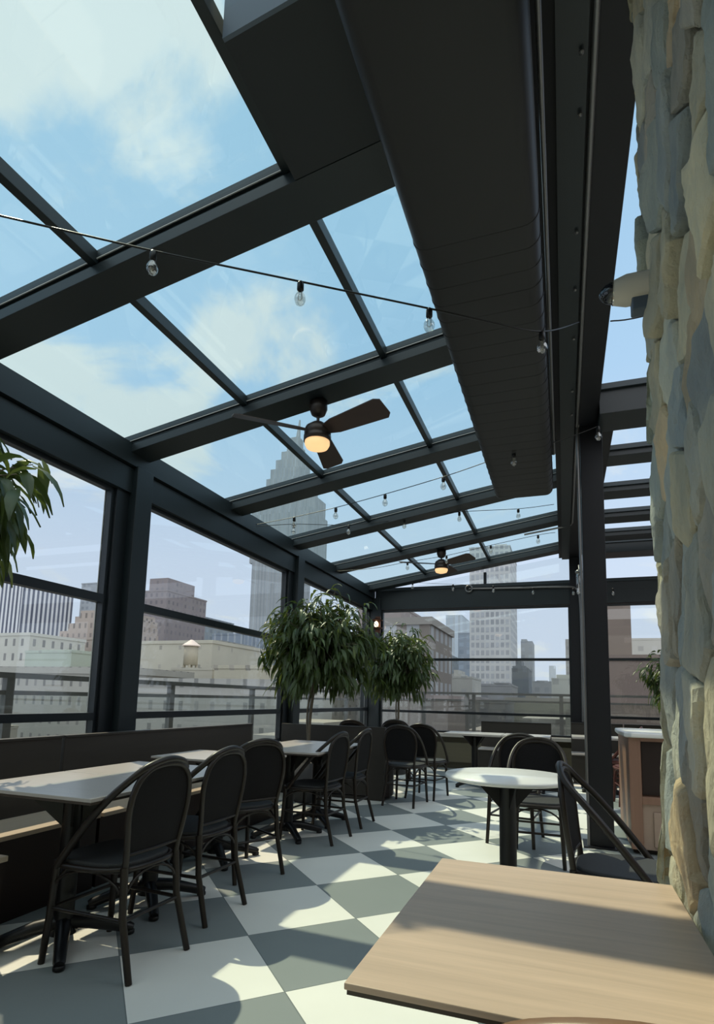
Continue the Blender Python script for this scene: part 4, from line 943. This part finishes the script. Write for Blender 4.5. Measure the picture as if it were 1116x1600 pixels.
building(716, 738, 990, 300, 30, fa('mid_blue_glass', rgb(142, 160, 184), rgb(126, 146, 172), 4, 4, 0.6, 0.6), 'mid-blue tower tucked against the white gridded tower')
building(694, 704, 1024, 240, 20, fa('slate_sliver', rgb(140, 160, 188), rgb(118, 138, 170), 4, 4, 0.6, 0.6), 'thin slate tower before the pale blue glass one')
building(734, 797, 856, 230, 34, fa('hazed_white_grid', rgb(188, 193, 200), rgb(142, 149, 162), 1.95, 3.1, 0.66, 0.66), 'tall white tower with a dense grid of windows', steps=((0.05, 0.2, 6), (0.35, 0.55, 0.01), (0.6, 0.9, 3)))  # low window contrast, haze painted into wall and window colours
building(814, 832, 1003, 330, 24, fa('grey_slab', rgb(150, 160, 170), rgb(132, 142, 156), 4, 4, 0.5, 0.5), 'slim grey tower with notched top', steps=((0.0, 0.5, 5),))
building(800, 826, 1046, 190, 20, fa('charcoal_tower', rgb(92, 104, 116), rgb(78, 88, 102), 3, 3, 0.5, 0.5), 'dark slate stepped tower before the slim grey one', steps=((0.0, 0.8, 6), (0.2, 0.55, 9)))
building(858, 868, 1041, 500, 30, fa('far_pale', rgb(196, 210, 224), rgb(186, 200, 216), 5, 5, 0.5, 0.5), 'faint pale tower far away')
building(832, 862, 1066, 260, 30, fa('hazy_low', rgb(140, 148, 156), rgb(126, 134, 144), 4, 4, 0.5, 0.5), 'low hazy block right of the dark tower', steps=((0.2, 0.8, 3),))
building(862, 900, 1062, 160, 24, fa('pale_green_low', rgb(160, 166, 160), rgb(138, 144, 142), 4, 4, 0.4, 0.4), 'greyish green low building by the far right post', steps=((0.2, 0.8, 8),))
building(884, 905, 1000, 280, 24, fa('grey_beige_tower', rgb(160, 160, 158), rgb(140, 142, 144), 4, 4, 0.4, 0.4), 'grey-beige tower partly behind the far right post')
building(740, 800, 1072, 150, 20, fa('dim_roofs', rgb(126, 130, 138), rgb(106, 110, 120), 4, 3, 0.4, 0.4), 'dim low roofs at the foot of the gridded tower', steps=((0.05, 0.45, 4), (0.5, 0.9, 2)))
building(690, 738, 1060, 122, 14, fa('ornate_pale', rgb(160, 162, 160), rgb(134, 138, 142), 3, 4, 0.4, 0.4), 'pale ornate low building with small domes', steps=((0.3, 0.6, 8), (0.35, 0.5, 6)))
building(940, 985, 940, 70, 14, fa('brown_chimney_block', rgb(126, 104, 92), rgb(112, 92, 82), 3, 2.0, 0.5, 0.3), 'brown brick block behind the right window', steps=())
building(984, 1040, 1000, 150, 14, fa('beige_far', rgb(190, 184, 176), rgb(160, 156, 152), 3, 3, 0.4, 0.4), 'beige building seen past the brown brick block')
building(915, 1120, 1033, 45, 12, fa('brown_wall', rgb(112, 90, 82), rgb(100, 80, 74), 7, 9, 0.02, 0.02), 'large plain brown brick building behind the right window')
building(580, 700, 1094, 42, 10, fa('rose_wall', rgb(140, 126, 124), rgb(118, 108, 108), 3, 3.2, 0.3, 0.4), 'low rose-grey building behind the small tree')
building(690, 790, 1098, 78, 14, fa('slate_low', rgb(128, 126, 130), rgb(104, 104, 112), 3, 3, 0.35, 0.4), 'slate-grey low building under the far railing, left part', steps=((0.1, 0.4, 6), (0.5, 0.6, 3)))
building(790, 915, 1096, 96, 16, fa('olive_low', rgb(134, 134, 124), rgb(110, 110, 104), 2.4, 3, 0.35, 0.4), 'olive-grey low building under the far railing, right part', steps=((0.2, 0.5, 5), (0.25, 0.4, 4)))
# rows of lower blocks filling the streets between
rnd = random.Random(4); nb_ = 0; cnt_ = {}
cols_ = [rgb(150, 148, 142), rgb(166, 160, 148), rgb(140, 128, 122), rgb(128, 130, 134)]
fms = [fa('infill_%s' % c, cols_[i], tuple(q * 0.55 for q in cols_[i]), 3, 3.3, 0.35, 0.45) for i, c in enumerate(('stone', 'sand', 'brick', 'slate'))]
tone = ['stone-grey', 'sandy', 'brick-brown', 'slate-grey']
for Y in (34, 52, 95, 135, 200, 280, 400):
    px = -120 if Y > 34 else 250
    while px < 1060:
        wpx = rnd.uniform(55, 120); i = rnd.randrange(4)
        yt = 1105 + (55 if Y == 34 else 30 if Y == 52 else 10 if Y < 140 else -4) + rnd.uniform(-8, 14)
        w_ = wpx * rnd.uniform(0.8, 0.96); dp = rnd.uniform(8, 12) if Y < 100 else 22
        if free(at(px, yt, Y).x - 0.5, at(px + w_, yt, Y).x + 0.5, Y - 0.5, dp + 1):
            cnt_[Y] = cnt_.get(Y, 0) + 1; th_ = ['first', 'second', 'third', 'fourth', 'fifth', 'sixth', 'seventh', 'eighth', 'ninth', 'tenth', 'eleventh', 'twelfth', 'thirteenth', 'fourteenth', 'fifteenth', 'sixteenth', 'seventeenth', 'eighteenth'][cnt_[Y] - 1]
            side = 'beyond the left windows' if px < 560 else 'beyond the far windows'
            far_ = {34: 'nearest row', 52: 'second row', 95: 'third row', 135: 'fourth row', 200: 'fifth row', 280: 'sixth row', 400: 'farthest row'}[Y]
            o, *_r = building(px, px + w_, yt, Y, dp, fms[i], 'low %s rooftop block %s, %s, %s from the left' % (tone[i], side, far_, th_), steps=((0.1, rnd.uniform(0.3, 0.8), rnd.uniform(2, 6)),))
            o['group'] = 'low %s rooftop blocks %s, %s' % (tone[i], side, far_)
        px += wpx; nb_ += 1
